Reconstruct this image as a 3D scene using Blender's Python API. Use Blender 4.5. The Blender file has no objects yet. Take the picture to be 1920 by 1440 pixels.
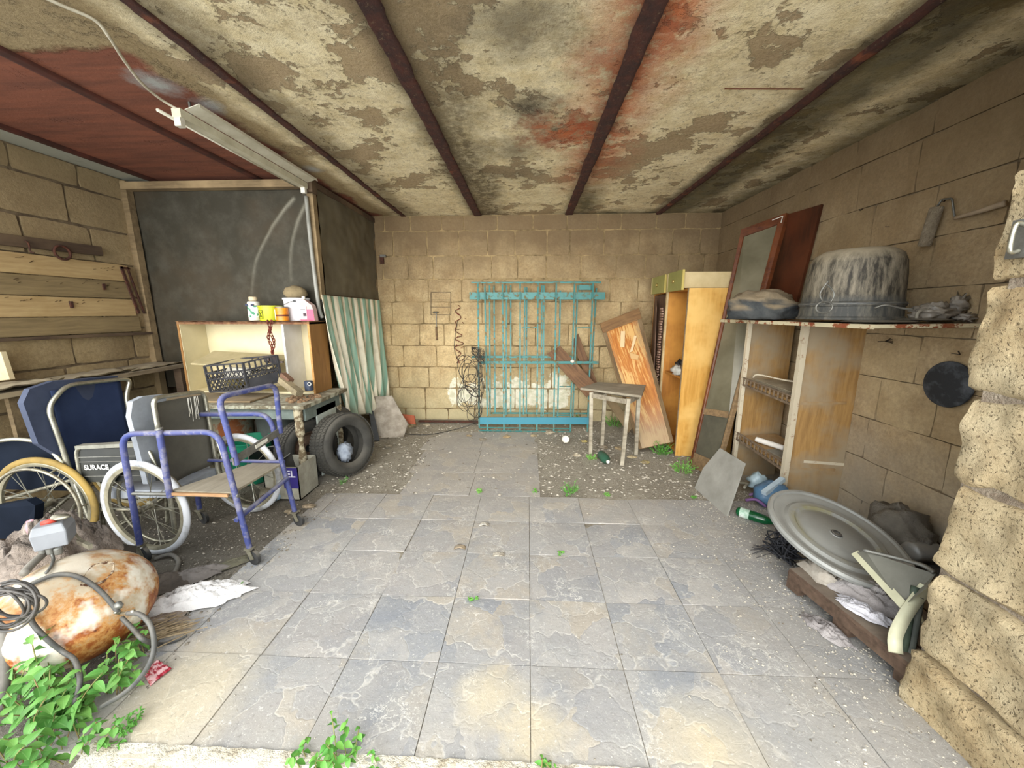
import bpy, math, random
from mathutils import Vector, Matrix, noise
R=random.Random(7)
sc=bpy.context.scene
COL=sc.collection
# ---------------------------------------------------------------- camera, world, exposure
CAM_H=1.42; F=700.0
TH=math.atan(132/F); YW=math.atan((30/F)/(math.cos(TH)+132/F*math.sin(TH)))
cd=bpy.data.cameras.new('camera'); cam=bpy.data.objects.new('camera',cd); COL.objects.link(cam)
cd.sensor_fit='HORIZONTAL'; cd.sensor_width=36; cd.lens=36*F/1920; cd.clip_start=.05
cam.location=(0,0,CAM_H); cam.rotation_euler=(math.pi/2-TH,0,YW)
sc.camera=cam
w=bpy.data.worlds.new('sky'); sc.world=w; w.use_nodes=True
bg=w.node_tree.nodes['Background']; bg.inputs[0].default_value=(.90,.955,1,1); bg.inputs[1].default_value=1.6
sd=bpy.data.lights.new('soft_fill','SUN'); sd.energy=3.6; sd.angle=math.radians(70); sd.color=(1,.97,.91)  # added wide fill lamp that brightens the depth of the room, not sunlight
so=bpy.data.objects.new('soft_fill',sd); COL.objects.link(so); so.rotation_euler=(math.radians(79),0,math.radians(-8))
vs=sc.view_settings; vs.view_transform='Standard'; vs.look='None'; vs.gamma=1; vs.use_curve_mapping=False; vs.exposure=.90

# ---------------------------------------------------------------- measuring helpers (sight line from the eye point onto a real plane)
EYE=Vector((0,0,CAM_H))
def ray(u,v):
    a=(u-960)/F;b=(720-v)/F
    y=math.cos(TH)+b*math.sin(TH); z=b*math.cos(TH)-math.sin(TH)
    return Vector((a*math.cos(YW)-y*math.sin(YW), a*math.sin(YW)+y*math.cos(YW), z))
def FL(u,v,z=0.0):
    r=ray(u,v); return EYE+r*((z-CAM_H)/r.z)
def PY(u,v,y):
    r=ray(u,v); return EYE+r*(y/r.y)
def PX(u,v,x):
    r=ray(u,v); return EYE+r*(x/r.x)
def RP(u,v,p,n):
    r=ray(u,v); n=Vector(n); return EYE+r*((Vector(p)-EYE).dot(n)/r.dot(n))
V=Vector
# ---------------------------------------------------------------- object helpers
ABS={}
def tag(o,label,cat,group=None):
    o['label']=label; o['category']=cat
    if group: o['group']=group
    return o
def thing(name,label,cat,loc=(0,0,0),group=None,local=False,rot=(0,0,0)):
    o=bpy.data.objects.new(name,None); COL.objects.link(o); o.empty_display_size=.1
    o.location=loc; o.rotation_euler=rot; tag(o,label,cat,group)
    ABS[o.name]=V((0,0,0)) if local else V(loc)
    return o
def absof(p): return ABS.get(p.name,V((0,0,0))) if p else V((0,0,0))
def link(name,me,loc,parent,label=None):
    o=bpy.data.objects.new(name,me); COL.objects.link(o)
    if parent: o.parent=parent
    o.location=V(loc)-absof(parent); ABS[o.name]=V(loc)
    if label: o['label']=label
    return o
def mesh(name,vs_,fs,mat,parent=None,smooth=False,label=None,uvs=None,center=True,cat=None,group=None,kind=None,autos=None):
    vs_=[V(v) for v in vs_]
    c=V((0,0,0))
    if center and vs_:
        mn=V([min(v[i] for v in vs_) for i in range(3)]); mx=V([max(v[i] for v in vs_) for i in range(3)])
        c=V(((mn.x+mx.x)/2,(mn.y+mx.y)/2,mn.z if parent is None else (mn.z+mx.z)/2))
    me=bpy.data.meshes.new(name); me.from_pydata([v-c for v in vs_],[],fs)
    if uvs:
        ul=me.uv_layers.new(name='UVMap')
        for l in me.loops: ul.data[l.index].uv=uvs[l.vertex_index]
    if mat: me.materials.append(mat)
    if smooth:
        for p in me.polygons: p.use_smooth=True
    me.update()
    if smooth and autos: me.set_sharp_from_angle(angle=math.radians(autos))
    o=link(name,me,c,parent,label if cat is None else None)
    if cat: tag(o,label,cat,group)
    if kind: o['kind']=kind
    return o
class MB:
    def __init__(s): s.v=[];s.f=[];s.uv=[]
    def add(s,vs_,fs):
        n=len(s.v); s.v+= [V(v) for v in vs_]; s.f+=[tuple(i+n for i in f) for f in fs]; return s
    def box(s,mn,mx):
        x0,y0,z0=mn;x1,y1,z1=mx
        return s.add([(x0,y0,z0),(x1,y0,z0),(x1,y1,z0),(x0,y1,z0),(x0,y0,z1),(x1,y0,z1),(x1,y1,z1),(x0,y1,z1)],
          [(0,3,2,1),(4,5,6,7),(0,1,5,4),(1,2,6,5),(2,3,7,6),(3,0,4,7)])
    def obox(s,c,ex,ey,ez):
        c=V(c);ex=V(ex);ey=V(ey);ez=V(ez)
        p=[c+a*ex+b*ey+d*ez for d in(-.5,.5) for a,b in((-.5,-.5),(.5,-.5),(.5,.5),(-.5,.5))]
        return s.add(p,[(0,3,2,1),(4,5,6,7),(0,1,5,4),(1,2,6,5),(2,3,7,6),(3,0,4,7)])
    def bar(s,a,b,w,t,up=(0,0,1)):
        a=V(a);b=V(b);d=b-a;L=d.length;d=d.normalized();up=V(up)
        sx=d.cross(up)
        if sx.length<1e-4: sx=d.cross(V((1,0,0)))
        sx.normalize(); uz=sx.cross(d)
        return s.obox((a+b)/2,d*L,sx*w,uz*t)
    def prism(s,pts,ext):
        pts=[V(p) for p in pts];n=len(pts);e=V(ext)
        return s.add(pts+[p+e for p in pts],[tuple(range(n))[::-1],tuple(range(n,2*n))]+[(i,(i+1)%n,(i+1)%n+n,i+n) for i in range(n)])
    def tube(s,path,r,n=8,smooth=True,closed=False,caps=True):
        P=[V(p) for p in path]
        if smooth and len(P)>2: P=catmull(P,closed)
        m=len(P); rr=r if callable(r) else (lambda t:r)
        base=len(s.v); up=None
        for i,p in enumerate(P):
            if closed: d=P[(i+1)%m]-P[i-1]
            else: d=P[min(i+1,m-1)]-P[max(i-1,0)]
            d.normalize()
            if up is None:
                up=V((0,0,1)) if abs(d.z)<.9 else V((1,0,0))
            a=up-d*up.dot(d)
            if a.length<1e-5: a=d.orthogonal()
            a.normalize(); up=a; b=d.cross(a); q=rr(i/max(1,m-1))
            for k in range(n):
                t=2*math.pi*k/n; s.v.append(p+(a*math.cos(t)+b*math.sin(t))*q)
        for i in range(m if closed else m-1):
            j=(i+1)%m
            for k in range(n):
                k2=(k+1)%n; s.f.append((base+i*n+k,base+i*n+k2,base+j*n+k2,base+j*n+k))
        if not closed and caps:
            s.f.append(tuple(base+k for k in range(n))[::-1]); s.f.append(tuple(base+(m-1)*n+k for k in range(n)))
        return s
    def lathe(s,prof,c=(0,0,0),axis=(0,0,1),n=24,closed=False):
        ax=V(axis).normalized(); a=ax.orthogonal().normalized(); b=ax.cross(a); c=V(c); base=len(s.v); m=len(prof)
        for r,h in prof:
            for k in range(n):
                t=2*math.pi*k/n; s.v.append(c+ax*h+(a*math.cos(t)+b*math.sin(t))*max(r,1e-4))
        for i in range(m if closed else m-1):
            j=(i+1)%m
            for k in range(n):
                k2=(k+1)%n; s.f.append((base+i*n+k,base+i*n+k2,base+j*n+k2,base+j*n+k))
        return s
    def blob(s,c,r,amp=.1,freq=3,seed=0,nu=20,nv=12,rot=0,flat=None):
        c=V(c); base=len(s.v); cr,sr=math.cos(rot),math.sin(rot)
        for j in range(nv+1):
            ph=math.pi*j/nv
            for i in range(nu):
                t=2*math.pi*i/nu; d=V((math.sin(ph)*math.cos(t),math.sin(ph)*math.sin(t),math.cos(ph)))
                k=1+amp*(noise.fractal(d*freq+V((seed*7.1,seed*3.3,0)),.6,2.1,4))
                q=V((d.x*r[0]*k,d.y*r[1]*k,d.z*r[2]*k)); p=V((q.x*cr-q.y*sr,q.x*sr+q.y*cr,q.z))+c
                if flat is not None and p.z<flat: p.z=flat+.1*(p.z-flat)*0
                s.v.append(p)
        for j in range(nv):
            for i in range(nu):
                i2=(i+1)%nu; s.f.append((base+j*nu+i,base+(j+1)*nu+i,base+(j+1)*nu+i2,base+j*nu+i2))
        return s
    def obj(s,name,mat,parent=None,**k): return mesh(name,s.v,s.f,mat,parent,**k)
def catmull(P,closed=False,sub=5):
    out=[];m=len(P)
    for i in range(m if closed else m-1):
        if closed: a,b,c,d=P[i-1],P[i],P[(i+1)%m],P[(i+2)%m]
        else: a,b,c,d=P[max(i-1,0)],P[i],P[i+1],P[min(i+2,m-1)]
        for k in range(sub):
            t=k/sub; out.append(.5*((2*b)+(c-a)*t+(2*a-5*b+4*c-d)*t*t+(3*b-a-3*c+d)*t**3))
    if not closed: out.append(P[-1])
    return out
def rounded(P,r,k=5):
    """polyline with rounded corners"""
    P=[V(p) for p in P]; out=[P[0]]
    for i in range(1,len(P)-1):
        a,b,c=P[i-1],P[i],P[i+1]; d1=(a-b);d2=(c-b); q=min(r,d1.length*.45,d2.length*.45)
        s_=b+d1.normalized()*q; e=b+d2.normalized()*q
        for j in range(k+1):
            t=j/k; out.append(s_*(1-t)**2+b*2*t*(1-t)+e*t*t)
    out.append(P[-1]); return out
def grid(name,fn,nu,nv,mat,parent=None,thick=0,**k):
    vs_=[];uv=[]
    for j in range(nv+1):
        for i in range(nu+1):
            a,b=i/nu,j/nv; vs_.append(fn(a,b)); uv.append((a,b))
    fs=[(j*(nu+1)+i,j*(nu+1)+i+1,(j+1)*(nu+1)+i+1,(j+1)*(nu+1)+i) for j in range(nv) for i in range(nu)]
    o=mesh(name,vs_,fs,mat,parent,smooth=True,uvs=uv,**k)
    if thick:
        m=o.modifiers.new('solid','SOLIDIFY'); m.thickness=thick; m.offset=0
    return o
def board(name,pts,thick,mat,parent=None,**k):
    """flat board through the corner points pts (first edge = grain direction), thickness goes along -normal"""
    pts=[V(p) for p in pts]; ex=(pts[1]-pts[0]).normalized(); n=ex.cross(pts[-1]-pts[0]).normalized(); ey=n.cross(ex)
    M=Matrix((ex,ey,n)).transposed(); c=sum(pts,V())/len(pts)
    loc=[M.transposed()@(p-c) for p in pts]
    b=MB().prism([(p.x,p.y,0) for p in loc],(0,0,-thick))
    o=b.obj(name,mat,None,center=False)
    o.parent=parent; o.location=c-absof(parent); o.rotation_euler=M.to_euler(); ABS[o.name]=c
    if k.get('label'): o['label']=k['label']
    if k.get('cat'): tag(o,k['label'],k['cat'],k.get('group'))
    bev=o.modifiers.new('bevel','BEVEL'); bev.width=min(.002,thick*.3); bev.segments=1
    return o
def text(name,body,loc,ex,ey,size,mat,parent,label=None,ext=.0004):
    """raised lettering, turned into a real mesh"""
    c=bpy.data.curves.new(name,'FONT'); c.body=body; c.size=size; c.align_x='CENTER'; c.align_y='CENTER'; c.extrude=ext; c.offset=size*.02
    tmp=bpy.data.objects.new('tmp_text',c); COL.objects.link(tmp); bpy.context.view_layer.update()
    me=bpy.data.meshes.new_from_object(tmp.evaluated_get(bpy.context.evaluated_depsgraph_get())); me.materials.clear(); me.materials.append(mat)
    bpy.data.objects.remove(tmp); o=bpy.data.objects.new(name,me); COL.objects.link(o); o.parent=parent
    ex=V(ex).normalized(); ey=V(ey).normalized(); n=ex.cross(ey)
    o.location=V(loc)-absof(parent); o.rotation_euler=Matrix((ex,ey,n)).transposed().to_euler()
    if label:o['label']=label
    return o
# ---------------------------------------------------------------- material helpers
def hx(h):
    h=h.lstrip('#'); c=[int(h[i:i+2],16)/255 for i in(0,2,4)]
    return tuple((x/12.92 if x<=.04045 else ((x+.055)/1.055)**2.4) for x in c)+(1,)
class G:
    def __init__(s,name):
        s.m=bpy.data.materials.new(name); s.m.use_nodes=True; s.t=s.m.node_tree; s.b=s.t.nodes['Principled BSDF']
        s.geo=s.t.nodes.new('ShaderNodeNewGeometry'); s.tc=s.t.nodes.new('ShaderNodeTexCoord'); s.P=s.geo.outputs['Position']; s.O=s.tc.outputs['Object']
    def n(s,t,**k):
        x=s.t.nodes.new(t)
        for a,b in k.items(): setattr(x,a,b)
        return x
    def put(s,sock,v):
        if isinstance(v,bpy.types.NodeSocket): s.t.links.new(v,sock)
        elif isinstance(v,str): sock.default_value=hx(v)
        else: sock.default_value=v
    def noise(s,scale,detail=4,rough=.6,vec=None,dist=0,col=False):
        x=s.n('ShaderNodeTexNoise'); s.put(x.inputs['Vector'],vec or s.P); x.inputs['Scale'].default_value=scale
        x.inputs['Detail'].default_value=detail; x.inputs['Roughness'].default_value=rough; x.inputs['Distortion'].default_value=dist
        return x.outputs['Color' if col else 'Fac']
    def vor(s,scale,vec=None,feature='F1',out='Distance',rand=1):
        x=s.n('ShaderNodeTexVoronoi',feature=feature); s.put(x.inputs['Vector'],vec or s.P); x.inputs['Scale'].default_value=scale; x.inputs['Randomness'].default_value=rand
        return x.outputs[out]
    def mr(s,v,a,b,c=0.0,d=1.0):
        x=s.n('ShaderNodeMapRange'); s.put(x.inputs[0],v)
        for i,q in enumerate((a,b,c,d)): x.inputs[i+1].default_value=q
        return x.outputs[0]
    def ma(s,op,a,b=0.0):
        x=s.n('ShaderNodeMath',operation=op); s.put(x.inputs[0],a); s.put(x.inputs[1],b); return x.outputs[0]
    def mix(s,f,a,b,mode='MIX'):
        x=s.n('ShaderNodeMix',data_type='RGBA',blend_type=mode); s.put(x.inputs[0],f); s.put(x.inputs[6],a); s.put(x.inputs[7],b); return x.outputs[2]
    def sep(s,v=None):
        x=s.n('ShaderNodeSeparateXYZ'); s.put(x.inputs[0],v or s.P); return x.outputs
    def scl(s,v,x,y,z,rot=(0,0,0),loc=(0,0,0)):
        q=s.n('ShaderNodeMapping'); s.put(q.inputs[0],v); q.inputs['Scale'].default_value=(x,y,z); q.inputs['Rotation'].default_value=rot; q.inputs['Location'].default_value=loc; return q.outputs[0]
    def rnd(s): 
        return s.n('ShaderNodeObjectInfo').outputs['Random']
    def warp(s,v,scale,amt):
        c=s.noise(scale,3,.6,v,col=True); x=s.n('ShaderNodeVectorMath',operation='MULTIPLY_ADD'); s.put(x.inputs[0],c); x.inputs[1].default_value=(amt,)*3; s.put(x.inputs[2],v); return x.outputs[0]
    def offs(s,v,f,amt):
        c=s.n('ShaderNodeCombineXYZ'); m=s.ma('MULTIPLY',f,amt)
        for i in range(3): s.put(c.inputs[i],m)
        x=s.n('ShaderNodeVectorMath',operation='ADD'); s.put(x.inputs[0],v); s.put(x.inputs[1],c.outputs[0]); return x.outputs[0]
    def dust(s,c,color='#a39a8a',amt=.7):
        nz=s.sep(s.geo.outputs['Normal'])[2]; f=s.ma('MULTIPLY',s.mr(nz,.3,.95),s.mr(s.noise(14,5,.7),.3,.6,.5,1)); return s.mix(s.ma('MULTIPLY',f,amt),c,color)
    def out(s,color,rough=.8,metal=0.0,bump=None,bs=.3,bd=.01,**k):
        s.put(s.b.inputs['Base Color'],color); s.put(s.b.inputs['Roughness'],rough); s.put(s.b.inputs['Metallic'],metal)
        for a,v in k.items(): s.put(s.b.inputs[a.replace('_',' ')],v)
        if bump is not None:
            x=s.n('ShaderNodeBump'); x.inputs['Strength'].default_value=bs; x.inputs['Distance'].default_value=bd; s.put(x.inputs['Height'],bump); s.t.links.new(x.outputs[0],s.b.inputs['Normal'])
        return s.m
def plain(name,c,c2=None,scale=12,rough=.7,metal=0,bump=.15,dust=0,pos=True,lo=.35,hi=.65,bd=.004,det=5,**k):
    g=G(name); v=g.P if pos else g.O; nf=g.noise(scale,det,.65,v); c_=g.mix(g.mr(nf,lo,hi),c,c2 or c)
    if dust: c_=g.dust(c_,amt=dust)
    return g.out(c_,rough,metal,g.noise(scale*4,4,.7,v) if bump else None,bump,bd,**k)
def wood(name,c1,c2,c3=None,scale=1.0,rough=.65,dustamt=0,bump=.2,per=0,axis=0,wave=3):
    g=G(name); v=g.offs(g.O,g.rnd(),9) if per else g.O
    s=[14,14,14]; s[axis]=1.1; v2=g.scl(g.warp(v,2.0,.06),*[q*scale for q in s])
    n=g.noise(wave,5,.65,v2); c=g.mix(g.mr(n,.35,.65),c1,c2)
    if c3: c=g.mix(g.mr(g.noise(2.2,4,.6,g.offs(v,.5,3)),.45,.62),c,c3)
    if per: c=g.mix(g.ma('MULTIPLY',g.rnd(),per),c,'#4a3c2c')
    if dustamt: c=g.dust(c,amt=dustamt)
    return g.out(c,rough,0,n,bump,.003)
def rusty(name,paint,rust='#6a3a22',thr=(.5,.58),scale=9,rough=.6,metal=0.2,dust=0):
    g=G(name); f=g.mr(g.noise(scale,7,.7,g.P),*thr); c=g.mix(f,g.mix(g.noise(30,3),paint,paint),g.mix(g.mr(g.noise(40,4),.3,.7),rust,'#8a5a38'))
    if dust: c=g.dust(c,amt=dust)
    return g.out(c,g.mr(f,0,1,rough*.7,.95),metal,g.noise(60,5,.7),.3,.003)
# ================================================================ THE SETTING
ZC=2.60; XR=2.30; XL=-3.65; YB=4.83
ROWS=[0,.17,.45,.73,1.01,1.29,1.565,1.845,2.125,2.42,2.60]
def tufa(name,c1,c2,dirt,dirt_shade_z=(1.3,2.5),dirt_shade_amt=.8,low=None,pore=.5,plaster=None):
    g=G(name); v=g.P; r=g.rnd()
    c=g.mix(g.mr(g.noise(5,5,.65),.3,.7),c1,c2)
    c=g.mix(g.mr(g.noise(45,4,.7),.38,.7,0,.45),c,'#5d4c36')
    c=g.mix(g.mr(g.noise(1.9,5,.65),.5,.68,0,.4),c,'#8a7350'); c=g.mix(g.mr(g.noise(3.2,5,.65,g.scl(v,1,1,.22)),.56,.72,0,.45),c,'#6b583e')
    c=g.mix(g.ma('MULTIPLY',r,.32),c,g.mix(g.mr(g.noise(2.2),.4,.6),'#7d694c','#c9b488'))
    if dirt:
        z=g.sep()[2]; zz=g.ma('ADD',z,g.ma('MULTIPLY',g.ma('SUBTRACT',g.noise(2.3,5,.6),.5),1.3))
        c=g.mix(g.mr(zz,dirt_shade_z[0],dirt_shade_z[1],0,dirt_shade_amt),c,dirt)  # brown dirt towards the top, with some upper shade painted into it
    if low:
        z=g.sep()[2]; zz=g.ma('ADD',z,g.ma('MULTIPLY',g.ma('SUBTRACT',g.noise(3,4,.6),.5),.8)); c=g.mix(g.mr(zz,.75,0.0,0,.75),c,low)
    if plaster:   # remnants of white limewash in the lower middle of the wall
        s=g.sep(); x,z=s[0],s[2]
        m=g.ma('MULTIPLY',g.mr(x,-1.25,-1.0),g.mr(x,1.0,.5)); m=g.ma('MULTIPLY',m,g.ma('MULTIPLY',g.mr(z,-.1,.25),g.mr(z,1.15,.45)))
        f=g.mr(g.ma('MULTIPLY',m,g.ma('ADD',g.noise(5.5,8,.72),.06)),.465,.485)
        c=g.mix(f,c,g.mix(g.mr(g.noise(18,4),.4,.6),'#efe9d4','#cfccb0'))
    p=g.mr(g.vor(38,g.warp(v,20,.02)),.0,.25)
    h=g.ma('ADD',g.ma('MULTIPLY',g.noise(28,8,.75),.8),g.ma('MULTIPLY',p,.25*pore))
    return g.out(c,.95,0,h,.75,.012)
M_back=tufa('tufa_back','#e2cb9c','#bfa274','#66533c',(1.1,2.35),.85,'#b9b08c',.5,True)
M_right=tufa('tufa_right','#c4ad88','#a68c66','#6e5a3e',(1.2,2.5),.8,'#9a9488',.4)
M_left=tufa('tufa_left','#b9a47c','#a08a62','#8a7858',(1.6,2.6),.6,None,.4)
g=G('tufa_jamb'); c=g.mix(g.mr(g.noise(7,5,.65),.35,.68),'#d0bc94','#ab9168'); c=g.mix(g.mr(g.noise(60,4,.7),.55,.72,0,.6),c,'#8a6a3c')
c=g.mix(g.mr(g.noise(2.5,3),.45,.65,0,.5),c,'#cfc2a2'); pit=g.mr(g.vor(24,g.warp(g.P,40,.01)),.05,.16); pit2=g.mr(g.noise(110,2,.6),.30,.42)
c=g.mix(g.mr(pit2,.0,.5,.55,0),c,'#6e5632')
M_jamb=g.out(c,.95,0,g.ma('ADD',g.ma('MULTIPLY',pit,.5),g.ma('ADD',g.ma('MULTIPLY',pit2,.6),g.noise(18,9,.75))),.9,.022)
M_mortar=plain('mortar','#ab946a','#6b5a3e',9,.95,bump=.8,bd=.015)
M_mortar_d=plain('mortar_dark','#8a795e','#5a4b39',7,.95,bump=.8,bd=.01)
M_mortar_j=plain('mortar_jamb','#c6b7a2','#9c8a76',25,.95,bump=1,bd=.03)

def block(name,mat,parent,c,u,n,wd,h,d,gap,seed,rough=.003,nu=5,nv=4,edge=.006):
    """one masonry block: worn front face and four sides running back into the wall"""
    u=V(u);n=V(n);z=V((0,0,1)); hw,hh=(wd-gap)/2,(h-gap)/2; vs_=[];rr=random.Random(seed)
    for j in range(nv+1):
        for i in range(nu+1):
            a=(i/nu*2-1);b=(j/nv*2-1); x=a*hw;y=b*hh
            k=noise.fractal(V((x*9+seed*3.7,y*9,seed)),.7,2,3)*rough*2.2
            ed=(abs(a)>.99)+(abs(b)>.99)
            if ed: 
                jx=noise.noise(V((y*11,seed*1.3,x*11)))*rough*1.6; jy=noise.noise(V((x*11,seed*2.3,y*11+5)))*rough*1.6
                if abs(a)>.99: x+=jx-a*edge*.4
                if abs(b)>.99: y+=jy-b*edge*.4
                if ed==2: x-=a*edge; y-=b*edge
            vs_.append(V(c)+u*x+z*y+n*(k-(edge if ed else 0)))
    N=len(vs_); fs=[(j*(nu+1)+i,j*(nu+1)+i+1,(j+1)*(nu+1)+i+1,(j+1)*(nu+1)+i) for j in range(nv) for i in range(nu)]
    per=[i for i in range(nu+1)]+[j*(nu+1)+nu for j in range(1,nv+1)]+[nv*(nu+1)+i for i in range(nu-1,-1,-1)]+[j*(nu+1) for j in range(nv-1,0,-1)]
    for k in per: vs_.append(vs_[k]-n*d)
    m=len(per)
    for k in range(m): fs.append((per[k],N+k,N+(k+1)%m,per[(k+1)%m]))
    if u.cross(z).dot(n)<0: fs=[f[::-1] for f in fs]
    return mesh(name,vs_,fs,mat,parent,smooth=True,autos=50)
def masonry(wall,mat,o,u,n,L,rows,wr,gap,seed,rough=.003,out=.006,d=.05,hole=None,edge=.006,nu=5,nv=4):
    rr=random.Random(seed); o=V(o);u=V(u);n=V(n)
    for r in range(len(rows)-1):
        z0,z1=rows[r],rows[r+1]; x=-rr.uniform(0,.25)
        while x<L:
            wd=rr.uniform(*wr)
            if L-(x+wd)<.1: wd=L-x
            a,b=max(x,0),min(x+wd,L)
            if b-a>.04 and not(hole and hole(a,b,z0,z1)):
                block('block',mat,wall,o+u*((a+b)/2)+V((0,0,(z0+z1)/2))+n*(out+rr.uniform(-.002,.002)),u,n,b-a,z1-z0,d,gap*rr.uniform(.6,1.3),rr.random()*100,rough,nu,nv,edge)
            x+=wd
def wallbox(name,mn,mx,mat):
    o=MB().box(mn,mx).obj(name,mat,None,center=True); o['kind']='structure'; return o
wb=wallbox('wall_back',(XL-.25,YB,0),(XR+.3,YB+.25,ZC),M_mortar)
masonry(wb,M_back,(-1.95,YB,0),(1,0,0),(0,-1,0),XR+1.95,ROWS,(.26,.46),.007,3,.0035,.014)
wr_=wallbox('wall_right',(XR,1.2,0),(XR+.25,YB,ZC),M_mortar_d)
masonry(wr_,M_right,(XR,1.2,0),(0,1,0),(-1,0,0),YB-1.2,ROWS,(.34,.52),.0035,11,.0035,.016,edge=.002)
wl=wallbox('wall_left',(XL-.25,1.9,0),(XL,YB,ZC),M_mortar_d)
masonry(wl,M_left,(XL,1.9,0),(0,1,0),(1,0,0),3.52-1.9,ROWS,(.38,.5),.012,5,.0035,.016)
# stone jamb of the entrance, right: rough tufa blocks in wide mortar beds
wf=wallbox('wall_front',(1.472,.5,-.05),(2.6,1.245,ZC),M_mortar_j)
JR=[-.05,.21,.53,.86,1.16,1.51,1.85,2.2,2.6]; rr=random.Random(2)
for r in range(len(JR)-1):
    z0,z1=JR[r],JR[r+1]; off=[.04,.02,.0,.0,.0,.0,.0,.0][r]
    y1=[1.25,1.24,1.26,1.275,1.30,1.295,1.29,1.29][r]+rr.uniform(-.006,.006); w1=rr.uniform(.2,.42) if r%2 else rr.uniform(.42,.5)
    for (a,b) in ((y1-w1,y1),(.5,y1-w1-.01)):
        block('stone',M_jamb,wf,V((1.455-off,(a+b)/2,(z0+z1)/2)),(0,1,0),(-1,0,0),b-a,z1-z0,.5,.006,rr.random()*50,.009,20,16,.014)
# back return of the jamb (faces the room)
masonry(wf,M_jamb,(1.56,1.25,0),(1,0,0),(0,1,0),.74,JR[1:],(.3,.5),.03,21,.01,.02,.03)

# ---- floor: bare earth with a paved field of slate-like tiles
g=G('earth'); n1=g.noise(4,6,.65); n2=g.noise(30,6,.75)
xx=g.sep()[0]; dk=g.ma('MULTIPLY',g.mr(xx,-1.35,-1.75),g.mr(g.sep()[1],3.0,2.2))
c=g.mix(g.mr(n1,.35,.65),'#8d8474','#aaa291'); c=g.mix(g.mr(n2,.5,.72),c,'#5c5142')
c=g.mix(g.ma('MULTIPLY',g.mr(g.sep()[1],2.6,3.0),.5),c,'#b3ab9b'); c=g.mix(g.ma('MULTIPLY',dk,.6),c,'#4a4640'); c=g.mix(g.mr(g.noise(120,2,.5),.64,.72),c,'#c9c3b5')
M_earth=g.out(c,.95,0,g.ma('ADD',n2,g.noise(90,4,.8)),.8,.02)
def gh(x,y):
    h=noise.fractal(V((x*3,y*3,0)),.6,2,4)*.012-.006
    inside=(-1.62<x<1.9 and .93<y<2.74) or (-1.0<x<.1 and 2.7<y<4.35)
    if inside: h=-.0065
    if y<.9: h-=.035
    if y>4.3 : h+=.02*(y-4.3)/.5
    return h
fl=grid('floor',lambda a,b:V((-5.2+9.2*a,-1.6+6.5*b,gh(-5.2+9.2*a,-1.6+6.5*b))),130,100,M_earth,None,center=False); fl['kind']='structure'
def slate(name,dusty):
    g=G(name); r=g.rnd(); v=g.offs(g.P,r,3.1); wv=g.warp(g.scl(v,4.2,4.2,4.2),1.5,.9)
    vc=g.n('ShaderNodeTexVoronoi'); g.put(vc.inputs['Vector'],wv); vc.inputs['Scale'].default_value=1.35
    k=g.sep(vc.outputs['Color']); 
    c=g.mix(g.mr(k[0],.2,.8),'#9a9896','#aca8a2'); c=g.mix(g.mr(k[1],.74,.78,0,.5),c,'#7c8590'); c=g.mix(g.mr(k[2],.80,.84,0,.5),c,'#b9ab92')
    c=g.mix(g.ma('MULTIPLY',r,.4),c,'#9d968e')
    nn=g.noise(5,7,.7,g.warp(g.P,3,.12)); c=g.mix(g.mr(nn,.42,.62,0,.75),c,'#9c9b98')
    c=g.mix(g.mr(g.noise(2.4,6,.65),.52,.66,0,.5),c,'#7b8088')
    # chalky ridges round the broken edges of the cleft surface
    e=g.vor(1.35,wv,'DISTANCE_TO_EDGE'); ed=g.ma('MULTIPLY',g.mr(e,.035,.0),g.mr(g.noise(7,5),.48,.6)); c=g.mix(g.ma('MULTIPLY',ed,.5),c,'#dcd7cc')
    vein=g.mr(g.ma('ABSOLUTE',g.ma('SUBTRACT',g.noise(9,6,.7,g.warp(g.P,5,.15)),.5)),.012,.0); c=g.mix(g.ma('MULTIPLY',vein,g.mr(g.noise(3.3,3),.5,.62)),c,'#dedad0')
    y=g.sep()[1]; c=g.mix(g.mr(g.ma('ADD',y,g.ma('MULTIPLY',g.noise(4,4),.8)),1.6,1.05,0,.45),c,'#c3b9a6')   # pinkish wear towards the threshold
    c=g.mix(g.mr(y,2.0,3.0,0,dusty),c,'#a89f92')
    xw=g.ma('ADD',g.sep()[0],g.ma('MULTIPLY',g.ma('SUBTRACT',g.noise(4,4),.5),.5)); c=g.mix(g.mr(xw,.7,1.3,0,.6),c,'#96938e')
    for (a_,b_,r0,r1) in ((-1.30,1.12,.12,.32),(-.12,1.16,.04,.16),(.03,1.05,.05,.14),(.62,1.02,.0,.25)):
        d_=g.n('ShaderNodeVectorMath',operation='DISTANCE'); g.put(d_.inputs[0],g.P); d_.inputs[1].default_value=(a_,b_,0); c=g.mix(g.ma('MULTIPLY',g.mr(g.ma('ADD',d_.outputs['Value'],g.ma('MULTIPLY',g.ma('SUBTRACT',g.noise(6,5,.7),.5),.2)),r1,r0),.5),c,'#d3c29c')
    c=g.mix(g.mr(g.noise(160,2,.5),.66,.74,0,.8),c,'#d8d4ca'); c=g.mix(g.mr(g.noise(55,4,.7),.58,.75,0,.45),c,'#5f5b55')
    c=g.mix(g.ma('MULTIPLY',g.mr(g.noise(42,6,.8),.59,.66),.6),c,'#e0ddd6')
    lay=g.mr(k[1],.2,.25,0,.5)
    h=g.ma('ADD',g.ma('MULTIPLY',g.mr(e,0,.04),.18),g.ma('ADD',g.ma('MULTIPLY',g.noise(14,9,.72,g.warp(g.P,6,.1)),1.2),g.ma('MULTIPLY',k[0],.5)))
    return g.out(c,.85,0,h,.5,.009)
M_slate=slate('slate_tile',.45)
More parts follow.
